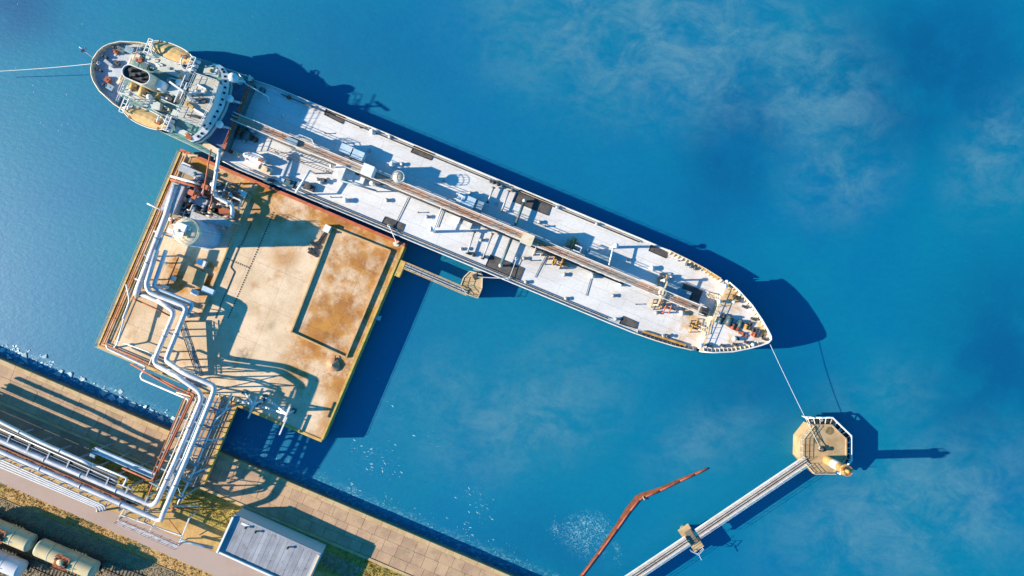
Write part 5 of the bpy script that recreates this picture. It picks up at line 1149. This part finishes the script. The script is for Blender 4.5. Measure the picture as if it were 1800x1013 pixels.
# forecastle gear
def fz(x, y): return (1120 + x / 3.897, 400 + y / 3.897)
for (x, y, m_, l_, w_, h) in ((560, 640, 'teal', 1.4, 1.0, 1.0), (620, 640, 'teal', 1.6, 1.6, 1.3), (650, 680, 'rust', 2.4, .9, .9), (700, 660, 'teal', 1.4, 1.2, .9), (740, 680, 'ochre', 1.6, .8, .8), (720, 730, 'rust', 1.8, .5, .6), (790, 700, 'dark', 1.4, .7, .6), (800, 735, 'rust', 1.2, .8, .6), (590, 610, 'dark', .9, .7, .7), (850, 740, 'dark', .8, .6, .5), (770, 660, 'dark', .9, .5, .6), (680, 760, 'dark', 1.0, .5, .5), (640, 390, 'dark', 1.0, .7, .6)):
    l_, w_, h = l_ * .85, w_ * .85, h * .8
    c = P(*fz(x, y), ZF); b = MB(); b.box(c + Vector((0, 0, h * .3)), (l_, w_, h * .6), SA - .1); b.cyl(c + Vector((0, 0, h * .6)) - ay_ * w_ * .6, c + Vector((0, 0, h * .6)) + ay_ * w_ * .6, h * .42, n=12).lathe(c + Vector((0, 0, h * .6)) + ay_ * w_ * .5, [(.05, -.05), (h * .55, -.05), (h * .55, .05), (.05, .05)], 14, axis=ay_); b.build('windlass', M[m_], ship)
for (x, y, r_) in ((592, 402, .42), (552, 508, .38), (650, 510, .25), (655, 760, .42), (425, 806, .42), (604, 370, .26), (690, 460, .25), (780, 800, .3)):
    c = P(*fz(x, y), ZF); b = MB(); b.cyl(c, c + Vector((0, 0, .9)), r_ * .5, n=12).lathe(c + Vector((0, 0, .9)), [(r_, -.12), (r_, .1), (r_ * .5, .25), (.01, .3)], 16); b.build('mushroom_vent', M['white_clean'], ship)
for (x, y) in ((690, 405), (705, 415), (750, 480), (800, 590), (860, 650), (480, 830), (560, 850), (640, 850), (850, 790), (720, 830)):
    c = P(*fz(x, y), ZF); lc = SM.inverted() @ c; lim = max(hb(min(lc.x / 1.0086 + .6, 122)) - .95, .2); lc.y = max(-lim, min(lim, lc.y)); c = SM @ lc
    b = MB(); b.cyl(c, c + Vector((0, 0, .65)), .16, .2, 8); c2 = c + cd * .55; b.cyl(c2, c2 + Vector((0, 0, .65)), .16, .2, 8); b.box((c + c2) / 2 + Vector((0, 0, .05)), (1.0, .4, .1), SA); b.build('bollard', M['dark'], ship)
for k in range(8):   # light frame steps at the forecastle break
    a, c = P(*fz(445 + k * 9, 640 - k * 2), ZF + .02), P(*fz(425 + k * 9, 745 - k * 2), ZF + .02)
    if k % 2 == 0: MB().tube([a + Vector((0, 0, .3)), c + Vector((0, 0, .3))], .05, 5).build('grating_bar', M['steel'], ship)
q = [S(112.1, v, ZF) for v in (-5.9, -2, 2, 6.0)]; MB().railing(q, 1.0, 1.1, .05).build('railing', M['yellow'], ship)
for q in ((112.0, 3.2), (111.9, -2.6)):
    a, c = S(q[0], q[1], ZF), S(q[0] - 2.0, q[1], ZM + .05); b = MB(); 
    for e in (-.35, .35): b.beam(a + ay_ * e, c + ay_ * e, .1, .18)
    for k in range(7): m0 = a.lerp(c, (k + .5) / 7); b.beam(m0 - ay_ * .35, m0 + ay_ * .35, .22, .04)
    b.build('ladder', M['cream'], ship)
a, c = P(1226, 465, ZM + .5), P(1262, 490, ZM + .5); MB().beam(a, c, .35, .5).build('deck_channel', M['ochre'], ship)
a, c = P(1130, 583, ZM + .3), P(1205, 607, ZM + .3); MB().beam(a, c, .35, .4).build('deck_channel', M['ochre'], ship)
# accommodation shelter near the arms
MB().box(P(375, 262, ZM + 2.2), (3.6, .9, .5), SA - .15).build('rail_locker', M['cream'], ship)
for (x, y, m_, s_) in ((418, 272, 'cream', .8), (408, 268, 'rust', .6), (470, 300, 'cream', 1.1), (462, 296, 'dark', .7), (474, 318, 'teal', 1.0), (510, 322, 'teal', 1.2), (500, 318, 'pipe_blue', 1.0), (545, 330, 'matting', 1.1), (530, 326, 'bluesteel', .9)):
    c = P(x, y, ZM); MB().box(c + Vector((0, 0, s_ * .35)), (s_ * 1.6, s_, s_ * .7), SA).box(c + Vector((0, 0, s_ * .8)), (s_ * .6, s_ * .5, s_ * .3), SA).build('deck_locker', M[m_], ship)
# long truss boom lying on deck by the workboat
a, c = P(472, 262, ZM + 1.5), P(585, 304, ZM + 1.5); b = MB()
for q in (-.3, .3): b.beam(a + cn * q, c + cn * q, .08, .1)
for k in range(20): m0, m1 = a.lerp(c, k / 20), a.lerp(c, (k + 1) / 20); b.beam(m0 - cn * .3, m1 + cn * .3, .06, .06)
for t_ in (.1, .5, .9): m0 = a.lerp(c, t_); b.beam((m0.x, m0.y, ZM), m0, .14, .14)
b.build('cargo_boom', M['dark'], ship)
a, c = P(600, 318, 5.2), P(660, 335, 5.2); MB().tube([a, c], .16, 8).beam((*a.to_2d(), ZM), a, .2, .2).beam((*c.to_2d(), ZM), c, .2, .2).build('cargo_boom', M['bluesteel'], ship)
a, c = P(545, 300, 6.6), P(520, 338, 6.6); MB().tube([a, c], .2, 8).beam((*c.to_2d(), ZM), c, .25, .25).beam((*a.to_2d(), ZM), a, .25, .25).build('cargo_boom', M['white'], ship)

# ---- things carried by the ship
def lifeboat(label, x, y, z, L_=8.2, W_=2.7, cov='canvas', rz=SA):
    c = P(x, y, z); t = thing('lifeboat', label, 'lifeboat', c, rz, 'lifeboats in davits')
    d, n_ = Vector((math.cos(rz), math.sin(rz), 0)), Vector((-math.sin(rz), math.cos(rz), 0))
    hullp, cover = MB(), MB(); N = 14
    prof = lambda q: max(.04, (1 - abs(q) ** 2.4)) ** .75
    secs = [(-1, 0.0), (-.86, .35), (-.5, .8), (0, 1.0)]
    rows = []
    for i in range(N + 1):
        q = -1 + 2 * i / N; wd = W_ / 2 * prof(q); sh = .25 * q * q
        rows.append([c + d * q * L_ / 2 + n_ * wd * s_ * k + Vector((0, 0, zz * 1.0 + sh)) for s_, k, zz in ((-1, 1, 0), (-1, .85, -.55), (-1, .3, -.95), (1, .3, -.95), (1, .85, -.55), (1, 1, 0))])
    o = []
    for rr in rows: o += rr
    hullp.add(o, [(i * 6 + j, i * 6 + j + 1, (i + 1) * 6 + j + 1, (i + 1) * 6 + j) for i in range(N) for j in range(5)], 0, True); hullp.build('boat_hull', M['white_clean'], t)
    o = []
    for i in range(N + 1):
        q = -1 + 2 * i / N; wd = W_ / 2 * prof(q) * .9; sh = .25 * q * q
        o += [c + d * q * L_ / 2 * .97 + n_ * wd * s_ + Vector((0, 0, zz + sh)) for s_, zz in ((-1, .02), (-.55, .28), (0, .42 + (.05 if i % 2 else 0)), (.55, .28), (1, .02))]
    cover.add(o, [(i * 5 + j, (i + 1) * 5 + j, (i + 1) * 5 + j + 1, i * 5 + j + 1) for i in range(N) for j in range(4)], 0, False); cover.build('cover', M[cov], t)
    b = MB(); b.tube([c + d * (q * L_ / 2) + n_ * W_ / 2 * prof(q) + Vector((0, 0, .03 + .25 * q * q)) for q in [-1 + i / 7 for i in range(15)]] , .09, 6).tube([c + d * (q * L_ / 2) - n_ * W_ / 2 * prof(q) + Vector((0, 0, .03 + .25 * q * q)) for q in [-1 + i / 7 for i in range(15)]], .09, 6); b.build('gunwale', M['white_clean'], t)
    b = MB()
    for e in (-.62, .62): b.beam(c + d * e * L_ / 2 - n_ * W_ * .46 + Vector((0, 0, .3)), c + d * e * L_ / 2 + n_ * W_ * .46 + Vector((0, 0, .3)), .12, .06)
    b.box(c + d * L_ * .28 + Vector((0, 0, .5)), (.9, .5, .3), rz); b.build('lashing', M['rust'], t)
    return t, c, d, n_
t, c, d, n_ = lifeboat('tan covered lifeboat on the seaward side of the superstructure', 303, 93, 8.3)
for e in (-2.6, 2.6):
    q = c + d * e - n_ * 1.6; b = MB(); b.tube([(q.x, q.y, ZP), (q.x, q.y, 8.6), q + n_ * .5 + Vector((0, 0, 1.4)), c + d * e + Vector((0, 0, 1.3))], .13, 6, bend=.5); b.build('davit', M['white_clean'], ship)
t, c, d, n_ = lifeboat('tan covered lifeboat on the jetty side of the superstructure', 257, 208, 8.3)
for e in (-2.6, 2.6):
    q = c + d * e + n_ * 1.6; b = MB(); b.tube([(q.x, q.y, ZP), (q.x, q.y, 8.6), q - n_ * .5 + Vector((0, 0, 1.4)), c + d * e + Vector((0, 0, 1.3))], .13, 6, bend=.5); b.build('davit', M['white_clean'], ship)
t, c, d, n_ = lifeboat('small white workboat resting on the deck near the loading arms', 449, 279, ZM + 1.0, 4.2, 1.6, 'white_clean', SA + .05); t.name = 'workboat'; t['category'] = 'boat'; del t['group']
MB().box((c.x - .8, c.y + .3, ZM + .1), (.3, 1.4, .3), SA).box((c.x + .9, c.y - .3, ZM + .1), (.3, 1.4, .3), SA).build('boat_chock', M['cream'], ship)

mats_ = [((574, 190), (606, 206), (602, 218), (570, 202), 'dark mat at the seaward rail closest to the superstructure'), ((728, 256), (763, 271), (757, 282), (722, 268), 'dark mat at the seaward rail, second from the superstructure'),
         ((913, 334), (970, 358), (963, 379), (901, 354), 'largest dark mat at the seaward rail, under the hose derrick'), ((1144, 431), (1173, 444), (1170, 454), (1140, 441), 'dark mat at the seaward rail closest to the bow'),
         ((677, 381), (711, 395), (707, 406), (671, 392), 'dark mat at the jetty-side rail facing the platform corner'), ((862, 448), (921, 472), (913, 492), (853, 468), 'largest dark mat at the jetty-side rail, by the small dolphin'),
         ((1095, 556), (1121, 567), (1118, 578), (1088, 569), 'dark mat at the jetty-side rail closest to the bow')]
for q in mats_:
    b = MB(); pl = [P(x, y, ZM).to_2d() for x, y in q[:4]]; b.prism(pl, ZM + .006, ZM + .05)
    c0 = sum((Vector((*v, 0)) for v in pl), Vector()) / 4
    t = thing('deck_mat', q[4], 'mat', (c0.x, c0.y, ZM), SA, 'dark mats along the tanker rails'); b.build('mat_sheet', M['matting'], t)
    b = MB(); b.wall([Vector((*v, 0)) for v in pl], ZM + .01, ZM + .13, .07, closed=True); b.build('mat_border', M['dark'], t)

for o in set(bpy.data.objects) - before_ship:
    if o.parent is None: o.location.z -= DROP
P = P_land
# ================================================================== DOLPHINS AND WALKWAYS
DH = 3.0
oct_px = [(1407, 771), (1426, 747), (1461, 747), (1487, 772), (1487, 806), (1465, 831), (1428, 831), (1406, 806)]
ow_ = [P(x, y, DH) for x, y in oct_px]; oc = sum(ow_, Vector()) / 8; oc.z = 0
dol = thing('mooring_dolphin', 'large octagonal concrete mooring dolphin with white outer rail', 'dolphin', oc)
MB().prism([q.to_2d() for q in ow_], -3, DH).build('concrete_body', mat('dolphin_concrete', (.38, .27, .15), (.30, .20, .10), .35, rough=.85, col3=(.20, .13, .05), s3=.3, lo3=.62, hi3=.70, grain=.1), dol)
inn = [oc + (q - oc) * .93 for q in ow_]
b = MB(); b.wall([q for q in ow_], DH, DH + .16, .22, closed=True); b.build('kerb', M['coping'], dol)
def outw(q, d_): v = Vector((q.x - oc.x, q.y - oc.y, 0)); return v.normalized() * d_
seq = [ow_[1] + Vector((.0, 0, 0)), ow_[2], ow_[3], ow_[4], ow_[5].lerp(ow_[4], .25)]
outer = [q + outw(q, 1.25) for q in seq]
for a, c, a2, c2 in zip(seq[:-1], seq[1:], outer[:-1], outer[1:]):
    n = 4 if (c - a).length > 2.6 else 3
    for i in range(n):
        q = [a.lerp(c, (i + .08) / n), a.lerp(c, (i + .92) / n), a2.lerp(c2, (i + .92) / n), a2.lerp(c2, (i + .08) / n)]
        MB().prism([x.to_2d() for x in q], 1.2, 2.0).build('fender_panel', M['black'], dol)
    for i in range(n + 1):
        s_, e_ = a.lerp(c, i / n), a2.lerp(c2, i / n); MB().beam((s_.x, s_.y, 2.6), (e_.x, e_.y, 2.55), .11, .11).build('rail_bracket', M['white_clean'], dol)
    for q in (.25, .65):
        s_, e_ = a.lerp(a2, .5), c.lerp(c2, .5); m0 = s_.lerp(e_, q); MB().box((m0.x, m0.y, 2.03), (.55, .3, .06), .6).build('reflection_plate', M['steel'], dol)  # pale plates stand in for light reflected on the dark panels
b = MB(); b.tube([Vector((q.x, q.y, 2.6)) for q in outer], .17, 8); b.build('outer_rail', M['white_clean'], dol)
b = MB(); b.tube([Vector((q.x, q.y, 1.9)) for q in outer], .1, 6); b.build('outer_rail', M['white'], dol)
p = outer[0] + Vector((-.6, .2, 0)); MB().cyl((p.x, p.y, 2.0), (p.x, p.y, 4.2), .12, n=8).ball((p.x, p.y, 4.3), .25, 10).beam((p.x, p.y, 3.4), (*outer[0].to_2d(), 3.4), .1, .1).build('marker_post', M['white_clean'], dol)
MB().railing([ow_[5].lerp(ow_[4], .0) + Vector((0, 0, .1)), ow_[6] + Vector((0, 0, .1)), ow_[7].lerp(ow_[6], .35) + Vector((0, 0, .1))], 1.0, 1.1, .04, 3).railing([ow_[7] + Vector((0, 0, .1)), ow_[0] + Vector((0, 0, .1)), ow_[1] + Vector((0, 0, .1))], 1.0, 1.1, .04, 3).build('railing', M['cream'], dol)
p = P(1443, 789, DH); b = MB(); b.cyl(p, p + Vector((0, 0, .2)), .5, n=14).cyl(p, p + Vector((0, 0, .75)), .24, .2, 12).lathe(p + Vector((0, 0, .75)), [(.2, 0), (.36, .05), (.36, .15), (.01, .2)], 14).box(p + Vector((.2, 0, .4)), (.9, .4, .5), -.3); b.build('mooring_bollard', M['dark'], dol)
M['stain'] = mat('oil_stain', (.13, .095, .04), (.19, .14, .065), 1.6, rough=.8, grain=.3, gscale=6)
rs = random.Random(4)
for (x, y, r_) in ((1459, 757, .85), (1436, 775, .62)):
    c = P(x, y, DH); MB().sheet([(c.x + r_ * rs.uniform(.75, 1.15) * math.cos(a * .45), c.y + .85 * r_ * rs.uniform(.75, 1.15) * math.sin(a * .45)) for a in range(14)], DH + .005).build('oil_stain', M['stain'], dol)
M['tower'] = mat('tower_paint', (.56, .33, .13), (.46, .25, .09), .9, rough=.6, grain=.12)
p = P(1454, 809, DH); bt_ = thing('beacon_tower', 'tan and white banded beacon column at the dolphin edge', 'beacon', p)
b = MB(); b.lathe(p, [(.76, 0), (.76, 2.4)], 24); b.build('lower_column', M['tower'], bt_)
b = MB(); b.lathe(p, [(.763, 2.4), (.763, 4.4)], 24); b.build('white_band', M['white'], bt_)
b = MB(); b.lathe(p, [(.76, 4.4), (.76, 6.3), (.92, 6.32), (.92, 6.45), (.02, 6.5)], 24); b.build('upper_column', M['tower'], bt_)
b = MB(); b.railing([p + Vector((.88 * math.cos(2 * math.pi * i / 12), .88 * math.sin(2 * math.pi * i / 12), 6.45)) for i in range(13)], .6, .7, .03); b.build('railing', M['ochre'], bt_)
b = MB(); b.cyl(p + Vector((0, 0, 6.5)), p + Vector((0, 0, 7.2)), .3, .25, 12).ball(p + Vector((0, 0, 7.4)), .32, 12); b.build('lantern', M['ochre'], bt_)
b = MB(); b.box(p + Vector((.5, -.4, 6.7)), (.5, .5, .5), .4).box(p + Vector((-.5, .3, 6.65)), (.6, .4, .4), .4); b.build('battery_box', M['rust'], bt_)

def walkway(label, a, c, w_, dm, rm, z, name='walkway', posts=1.9, plate=2.0):
    a, c = Vector(a), Vector(c); d = (c - a); L_ = d.length; d.normalize(); n_ = Vector((-d.y, d.x, 0)); rz = math.atan2(d.y, d.x)
    mid = (a + c) / 2; t = thing(name, label, 'walkway', (mid.x, mid.y, 0), rz)
    k = int(L_ // plate); pl = L_ / k
    pmesh = MB().box((0, 0, 0), (pl - .05, w_ - .24, .06)).mesh('deck_panel', M[dm])
    for i in range(k): q = a + d * pl * (i + .5); inst('deck_panel', pmesh, t, (q.x, q.y, z + random.uniform(-.01, .01)), rz)
    for s_ in (-1, 1):
        e0, e1 = a + n_ * s_ * w_ / 2, c + n_ * s_ * w_ / 2
        MB().beam((e0.x, e0.y, z - .12), (e1.x, e1.y, z - .12), .14, .4).build('side_girder', M[rm], t)
        MB().railing([(e0.x, e0.y, z + .08), (e1.x, e1.y, z + .08)], .8, posts, .022, 2).build('railing', M[rm], t)
    MB().tube([(*(a + n_ * .22).to_2d(), z + .1), (*(c + n_ * .22).to_2d(), z + .1)], .05, 5).tube([(*(a - n_ * .18).to_2d(), z + .1), (*(c - n_ * .18).to_2d(), z + .1)], .06, 5).build('cable', M['dark'], t)
    return t
M['walk'] = mat('walkway_deck', (.42, .37, .33), (.34, .29, .26), .7, rough=.8, rnd=.1, grain=.1)
w0, w1 = P(1418, 809, 3.2), P(1226, 938, 3.2); w2, w3 = P(1208, 950, 3.2), P(1040, 1062, 3.2)
walkway('long narrow steel walkway leading out to the octagonal dolphin', w1, w0, 1.35, 'walk', 'white', 3.2)
walkway('narrow steel walkway leaving the lower picture edge', w3, w2, 1.35, 'walk', 'white', 3.2)
mp_ = P(1216, 945, 2.9); pier = thing('walkway_pier', 'square concrete pier caps holding up the dolphin walkway', 'pier', (mp_.x, mp_.y, 0), math.atan2((w0 - w1).y, (w0 - w1).x))
wz = math.atan2((w0 - w1).y, (w0 - w1).x)
for (x, y, s_, m_) in ((1208, 938, 2.1, 'coping'), (1224, 958, 1.9, 'coping')):
    c = P(x, y, 2.6); MB().box((c.x, c.y, 2.2), (s_, s_, .8), wz).build('pile_cap', M[m_], pier); MB().cyl((c.x, c.y, -3), (c.x, c.y, 1.8), .6, n=14).build('pile', M['quay_wall'], pier)
MB().box((mp_.x, mp_.y, 2.5), (1.2, 2.6, .5), wz).build('bearing_beam', M['quay_wall'], pier)
c = P(1223, 960, 2.6); MB().railing([(c.x - 1, c.y - .6, 2.6), (c.x + .2, c.y - 1.2, 2.6), (c.x + 1.1, c.y - .2, 2.6)], 1.0, .9, .05).tube([(c.x + .3, c.y - 1.2, 3.4), (c.x + .8, c.y - 2.1, 3.4)], .06, 5).build('railing', M['pipe_blue'], pier)
# small dolphin near the tanker
DS = 2.8
sp = [P(x, y, DS) for x, y in ((826, 477), (848, 483), (847, 507), (840, 524), (822, 518), (810, 503), (815, 488))]
sc_ = sum(sp, Vector()) / 7; sdl = thing('breasting_dolphin', 'small tan concrete dolphin between the jetty platform and the tanker', 'dolphin', (sc_.x, sc_.y, 0))
MB().prism([q.to_2d() for q in sp], -3, DS).build('concrete_body', M['coping'], sdl)
MB().railing([sp[6] + Vector((0, 0, .05)), sp[5] + Vector((0, 0, .05)), sp[4] + Vector((0, 0, .05)), sp[3] + Vector((0, 0, .05)), sp[2] + Vector((0, 0, .05))], 1.0, 1.0, .04).build('railing', M['cream'], sdl)
p = P(836, 486, DS); MB().cyl(p, p + Vector((0, 0, .7)), .24, .3, 10).box(p + Vector((0, 0, .1)), (.9, .9, .2), .4).build('mooring_bollard', M['dark'], sdl)
b = MB(); b.wall([q * 1 for q in sp], DS, DS + .12, .16, closed=True); b.build('kerb', M['cream'], sdl)
p = P(840, 474, 1.2); MB().box(p, (1.6, .7, 1.6), SA).build('fender_or_lit_gap', M['bluesteel'], sdl)
walkway('short grey grated gangway from platform to small dolphin', P(712, 467, 2.9), P(822, 514, 2.9), 1.15, 'grating', 'yellow', 2.95, posts=1.6, plate=1.0)

# ================================================================== ROPES, BOOM, ICE
def rope(label, a, c, r=.07, sag=.6, m='rope'):
    a, c = Vector(a), Vector(c); pts = [a.lerp(c, i / 14) - Vector((0, 0, sag * 4 * (i / 14) * (1 - i / 14))) for i in range(15)]
    t = thing('mooring_rope', label, 'rope', a, 0, 'mooring ropes'); MB().tube(pts, r, 6).build('rope_strand', M[m], t)
    MB().lathe(c, [(.22, -.06), (.3, 0), (.22, .06)], 10).build('eye_loop', M[m], t)
rope('white mooring rope from the bow to the octagonal dolphin', P(1352, 602, ZF - .4), P(1442, 788, DH + .6), .04, .3)
rope('second thin mooring rope slack from the dolphin edge to its bollard', P(1423, 741, 3.6), P(1444, 787, DH + .6), .06, .3, 'dark')
rope('pale mooring rope from the stern to the left picture edge', P(-60, 128, 3.0), P(173, 111, ZP - .1), .05, .6)
rope('short pale rope from the small dolphin to the tanker rail', P(837, 487, DS + .6), P(895, 490, ZM - .6), .08, .15)
rope('tan rope from the platform corner hook up to the tanker rail', P(697, 427, PH + .6), P(684, 397, ZM - .5), .08, .1)
rope('pale rope from the tanker rail across its deck to the catwalk', P(895, 490, ZM - .5), P(908, 455, ZM - .5), .05, .05)
ob = thing('oil_boom', 'rusty orange floating oil boom bent in the water beside the walkway', 'oil boom', P(1130, 875, 0))
bp_ = [(1000, 1040), (1024, 1011), (1052, 975), (1085, 930), (1108, 898), (1124, 879), (1131, 875), (1160, 863), (1195, 846), (1222, 834), (1244, 823)]
bw_ = [.4, .45, .55, .85, 1.15, 1.25, 1.15, .75, .55, .4, .15]          # the skirt spreads just under the float, widest at the bend
M['skirt'] = mat('boom_skirt', (.27, .080, .026), (.13, .055, .03), .8, rough=.6, grain=.2, gscale=4)
for i in range(len(bp_) - 1):
    a, c = P(*bp_[i], .06), P(*bp_[i + 1], .06); e = (c - a).normalized() * .06
    MB().tube([a, a + e, c - e, c], [.10, .17, .17, .10], 8).build('float', M['orange'], ob)
    m0 = (P(*bp_[i + 1]) - P(*bp_[max(i - 1, 0)])).normalized(); m1 = (P(*bp_[min(i + 2, len(bp_) - 1)]) - P(*bp_[i])).normalized()
    n0, n1 = Vector((-m0.y, m0.x, 0)), Vector((-m1.y, m1.x, 0)); z = Vector((0, 0, -.035))
    MB().add([a + z - n0 * .12, c + z - n1 * .12, c + n1 * bw_[i + 1] * .8 + z, a + n0 * bw_[i] * .8 + z], [(0, 1, 2, 3)]).build('skirt', M['skirt'], ob)
p = P(1131, 876, .3); MB().box(p, (.16, .6, .2), .5).build('connector', M['cream'], ob)

# ice chunks along the quay and broken ice on the water
ri = random.Random(21)
def chunk(c, r, h, seed):
    rr = random.Random(seed); n = rr.randint(5, 7); ang = sorted(rr.uniform(0, 6.28) for _ in range(n)); b = MB(); vs = []
    pts = [(r * rr.uniform(.65, 1.1) * math.cos(a), r * rr.uniform(.5, 1.0) * math.sin(a)) for a in ang]
    vs = [(c.x + x, c.y + y, c.z - .15) for x, y in pts] + [(c.x + x * .82 + rr.uniform(-.1, .1), c.y + y * .82, c.z + h * rr.uniform(.4, 1.0)) for x, y in pts]
    b.add(vs, [list(range(n, 2 * n))] + [(i, (i + 1) % n, n + (i + 1) % n, n + i) for i in range(n)]); return b
big = [(46, 628, 1.0, 'tall upright ice slab against the quay, biggest near the left picture edge'), (104, 654, .9, 'large ice chunk at the quay edge, third from the left'), (123, 659, .6, 'narrow pointed ice chunk right of the large one'), (79, 627, .6, 'flat ice sliver drifting off the quay'),
       (183, 690, .85, 'square ice block at the quay, left end of the row by the trestle'), (198, 698, .85, 'round ice block second in the row by the trestle'), (213, 703, .75, 'ice block third in the row by the trestle'), (232, 710, .8, 'ice block fourth in the row by the trestle'), (246, 715, .45, 'small ice block fifth in the row by the trestle'),
       (257, 716, .5, 'small ice block sixth in the row by the trestle'), (266, 723, .65, 'ice block seventh in the row by the trestle'), (283, 735, .7, 'ice block next to the pale slab under the trestle'), (38, 640, .6, 'low ice chunk at the foot of the upright slab'), (15, 627, .6, 'ice chunk second from the left picture edge'),
       (5, 615, .7, 'ice chunk touching the left picture edge'), (200, 687, .6, 'sunken pale ice block above the row by the trestle'), (212, 689, .6, 'second sunken pale ice block above the row'), (308, 740, 1.0, 'large pale slab half under the trestle edge'), (146, 667, .6, 'ice chunk midway along the left quay')]
for i, (x, y, r_, lab) in enumerate(big):
    tag(chunk(P(x, y, 0), r_ * 1.2, .2 if 'sunken' not in lab else .08, i).build('ice_chunk', M['ice']), lab, 'ice chunk', 'ice chunks along the quay')
b = MB()
for i in range(230):
    a = ri.uniform(-2, 8) if ri.random() < .5 else ri.uniform(8, 33); off = -.9 - abs(ri.gauss(0, .9 if a < 8 else .55)); q = Q(a, off, 0)
    o = chunk(q, ri.uniform(.10, .42) if a < 8 else ri.uniform(.08, .3), ri.uniform(.03, .10), i + 100); b.add(o.v, o.f)
o = b.build('broken_ice', M['ice'], origin=(0, 0, 0)); tag(o, 'small broken ice packed along the left quay', 'broken ice', kind='stuff')
b = MB()
for i in range(260):
    a = ri.uniform(38, 99); off = -1.6 - abs(ri.gauss(0, 1.5)); q = Q(a, off, .01); dens = .5 + .5 * math.sin(a * .9) 
    if ri.random() > dens + .25: continue
    o = chunk(q, ri.uniform(.04, .14), .05, i + 900); b.add(o.v, o.f)
o = b.build('ice_bits', M['foam_soft'], origin=(0, 0, 0)); tag(o, 'fine broken ice drifting along the right quay', 'broken ice', kind='stuff')
# foam and glints
def flecks(mb, px, py, sx, sy, n, l0, l1, ang=None, seed=0):
    rr = random.Random(seed)
    for i in range(n):
        x, y = rr.gauss(px, sx), rr.gauss(py, sy); c = P(x, y, .02); a = (ang if ang is not None else rr.uniform(0, 3.14)) + rr.gauss(0, .35); l_ = rr.uniform(l0, l1); w_ = l_ * rr.uniform(.12, .32)
        d, n_ = Vector((math.cos(a), math.sin(a), 0)), Vector((-math.sin(a), math.cos(a), 0))
        mb.add([c - d * l_, c + n_ * w_ * .5 - d * l_ * .3, c + n_ * w_ + d * l_ * .3, c + d * l_, c - n_ * w_ * .7 + d * l_ * .2, c - n_ * w_ - d * l_ * .3], [(5, 4, 3, 2, 1, 0)[::-1]])
b = MB()
flecks(b, 1028, 938, 16, 15, 90, .05, .16, None, 1); flecks(b, 975, 930, 6, 13, 20, .05, .15, 1.2, 2); flecks(b, 1085, 965, 6, 14, 16, .05, .16, 1.3, 4)
o = b.build('foam_patch', M['foam_soft'], origin=(0, 0, 0)); tag(o, 'pale patch of foam beside the orange oil boom', 'foam', kind='stuff')
b = MB()
for k, (x, y, sx, sy, n) in enumerate(((655, 795, 18, 10, 26), (690, 820, 10, 12, 18), (652, 822, 6, 6, 10), (840, 870, 10, 8, 10), (832, 905, 14, 14, 16), (820, 930, 5, 8, 8), (680, 720, 8, 22, 8), (620, 860, 10, 8, 8), (765, 770, 20, 8, 5), (850, 890, 40, 10, 10))):
    flecks(b, x, y, sx, sy, max(2, n // 2), .10, .34, -.6, 50 + k)
flecks(b, 60, 150, 45, 55, 34, .05, .2, None, 70); flecks(b, 25, 60, 40, 60, 14, .05, .12, None, 71); flecks(b, 200, 40, 180, 40, 10, .05, .1, None, 72)  # sun sparkles near the stern, drawn as pale flecks
o = b.build('foam_glint_flecks', M['foam'], origin=(0, 0, 0)); tag(o, 'scattered white foam flecks and drawn sun glints on the waves', 'foam', kind='stuff')
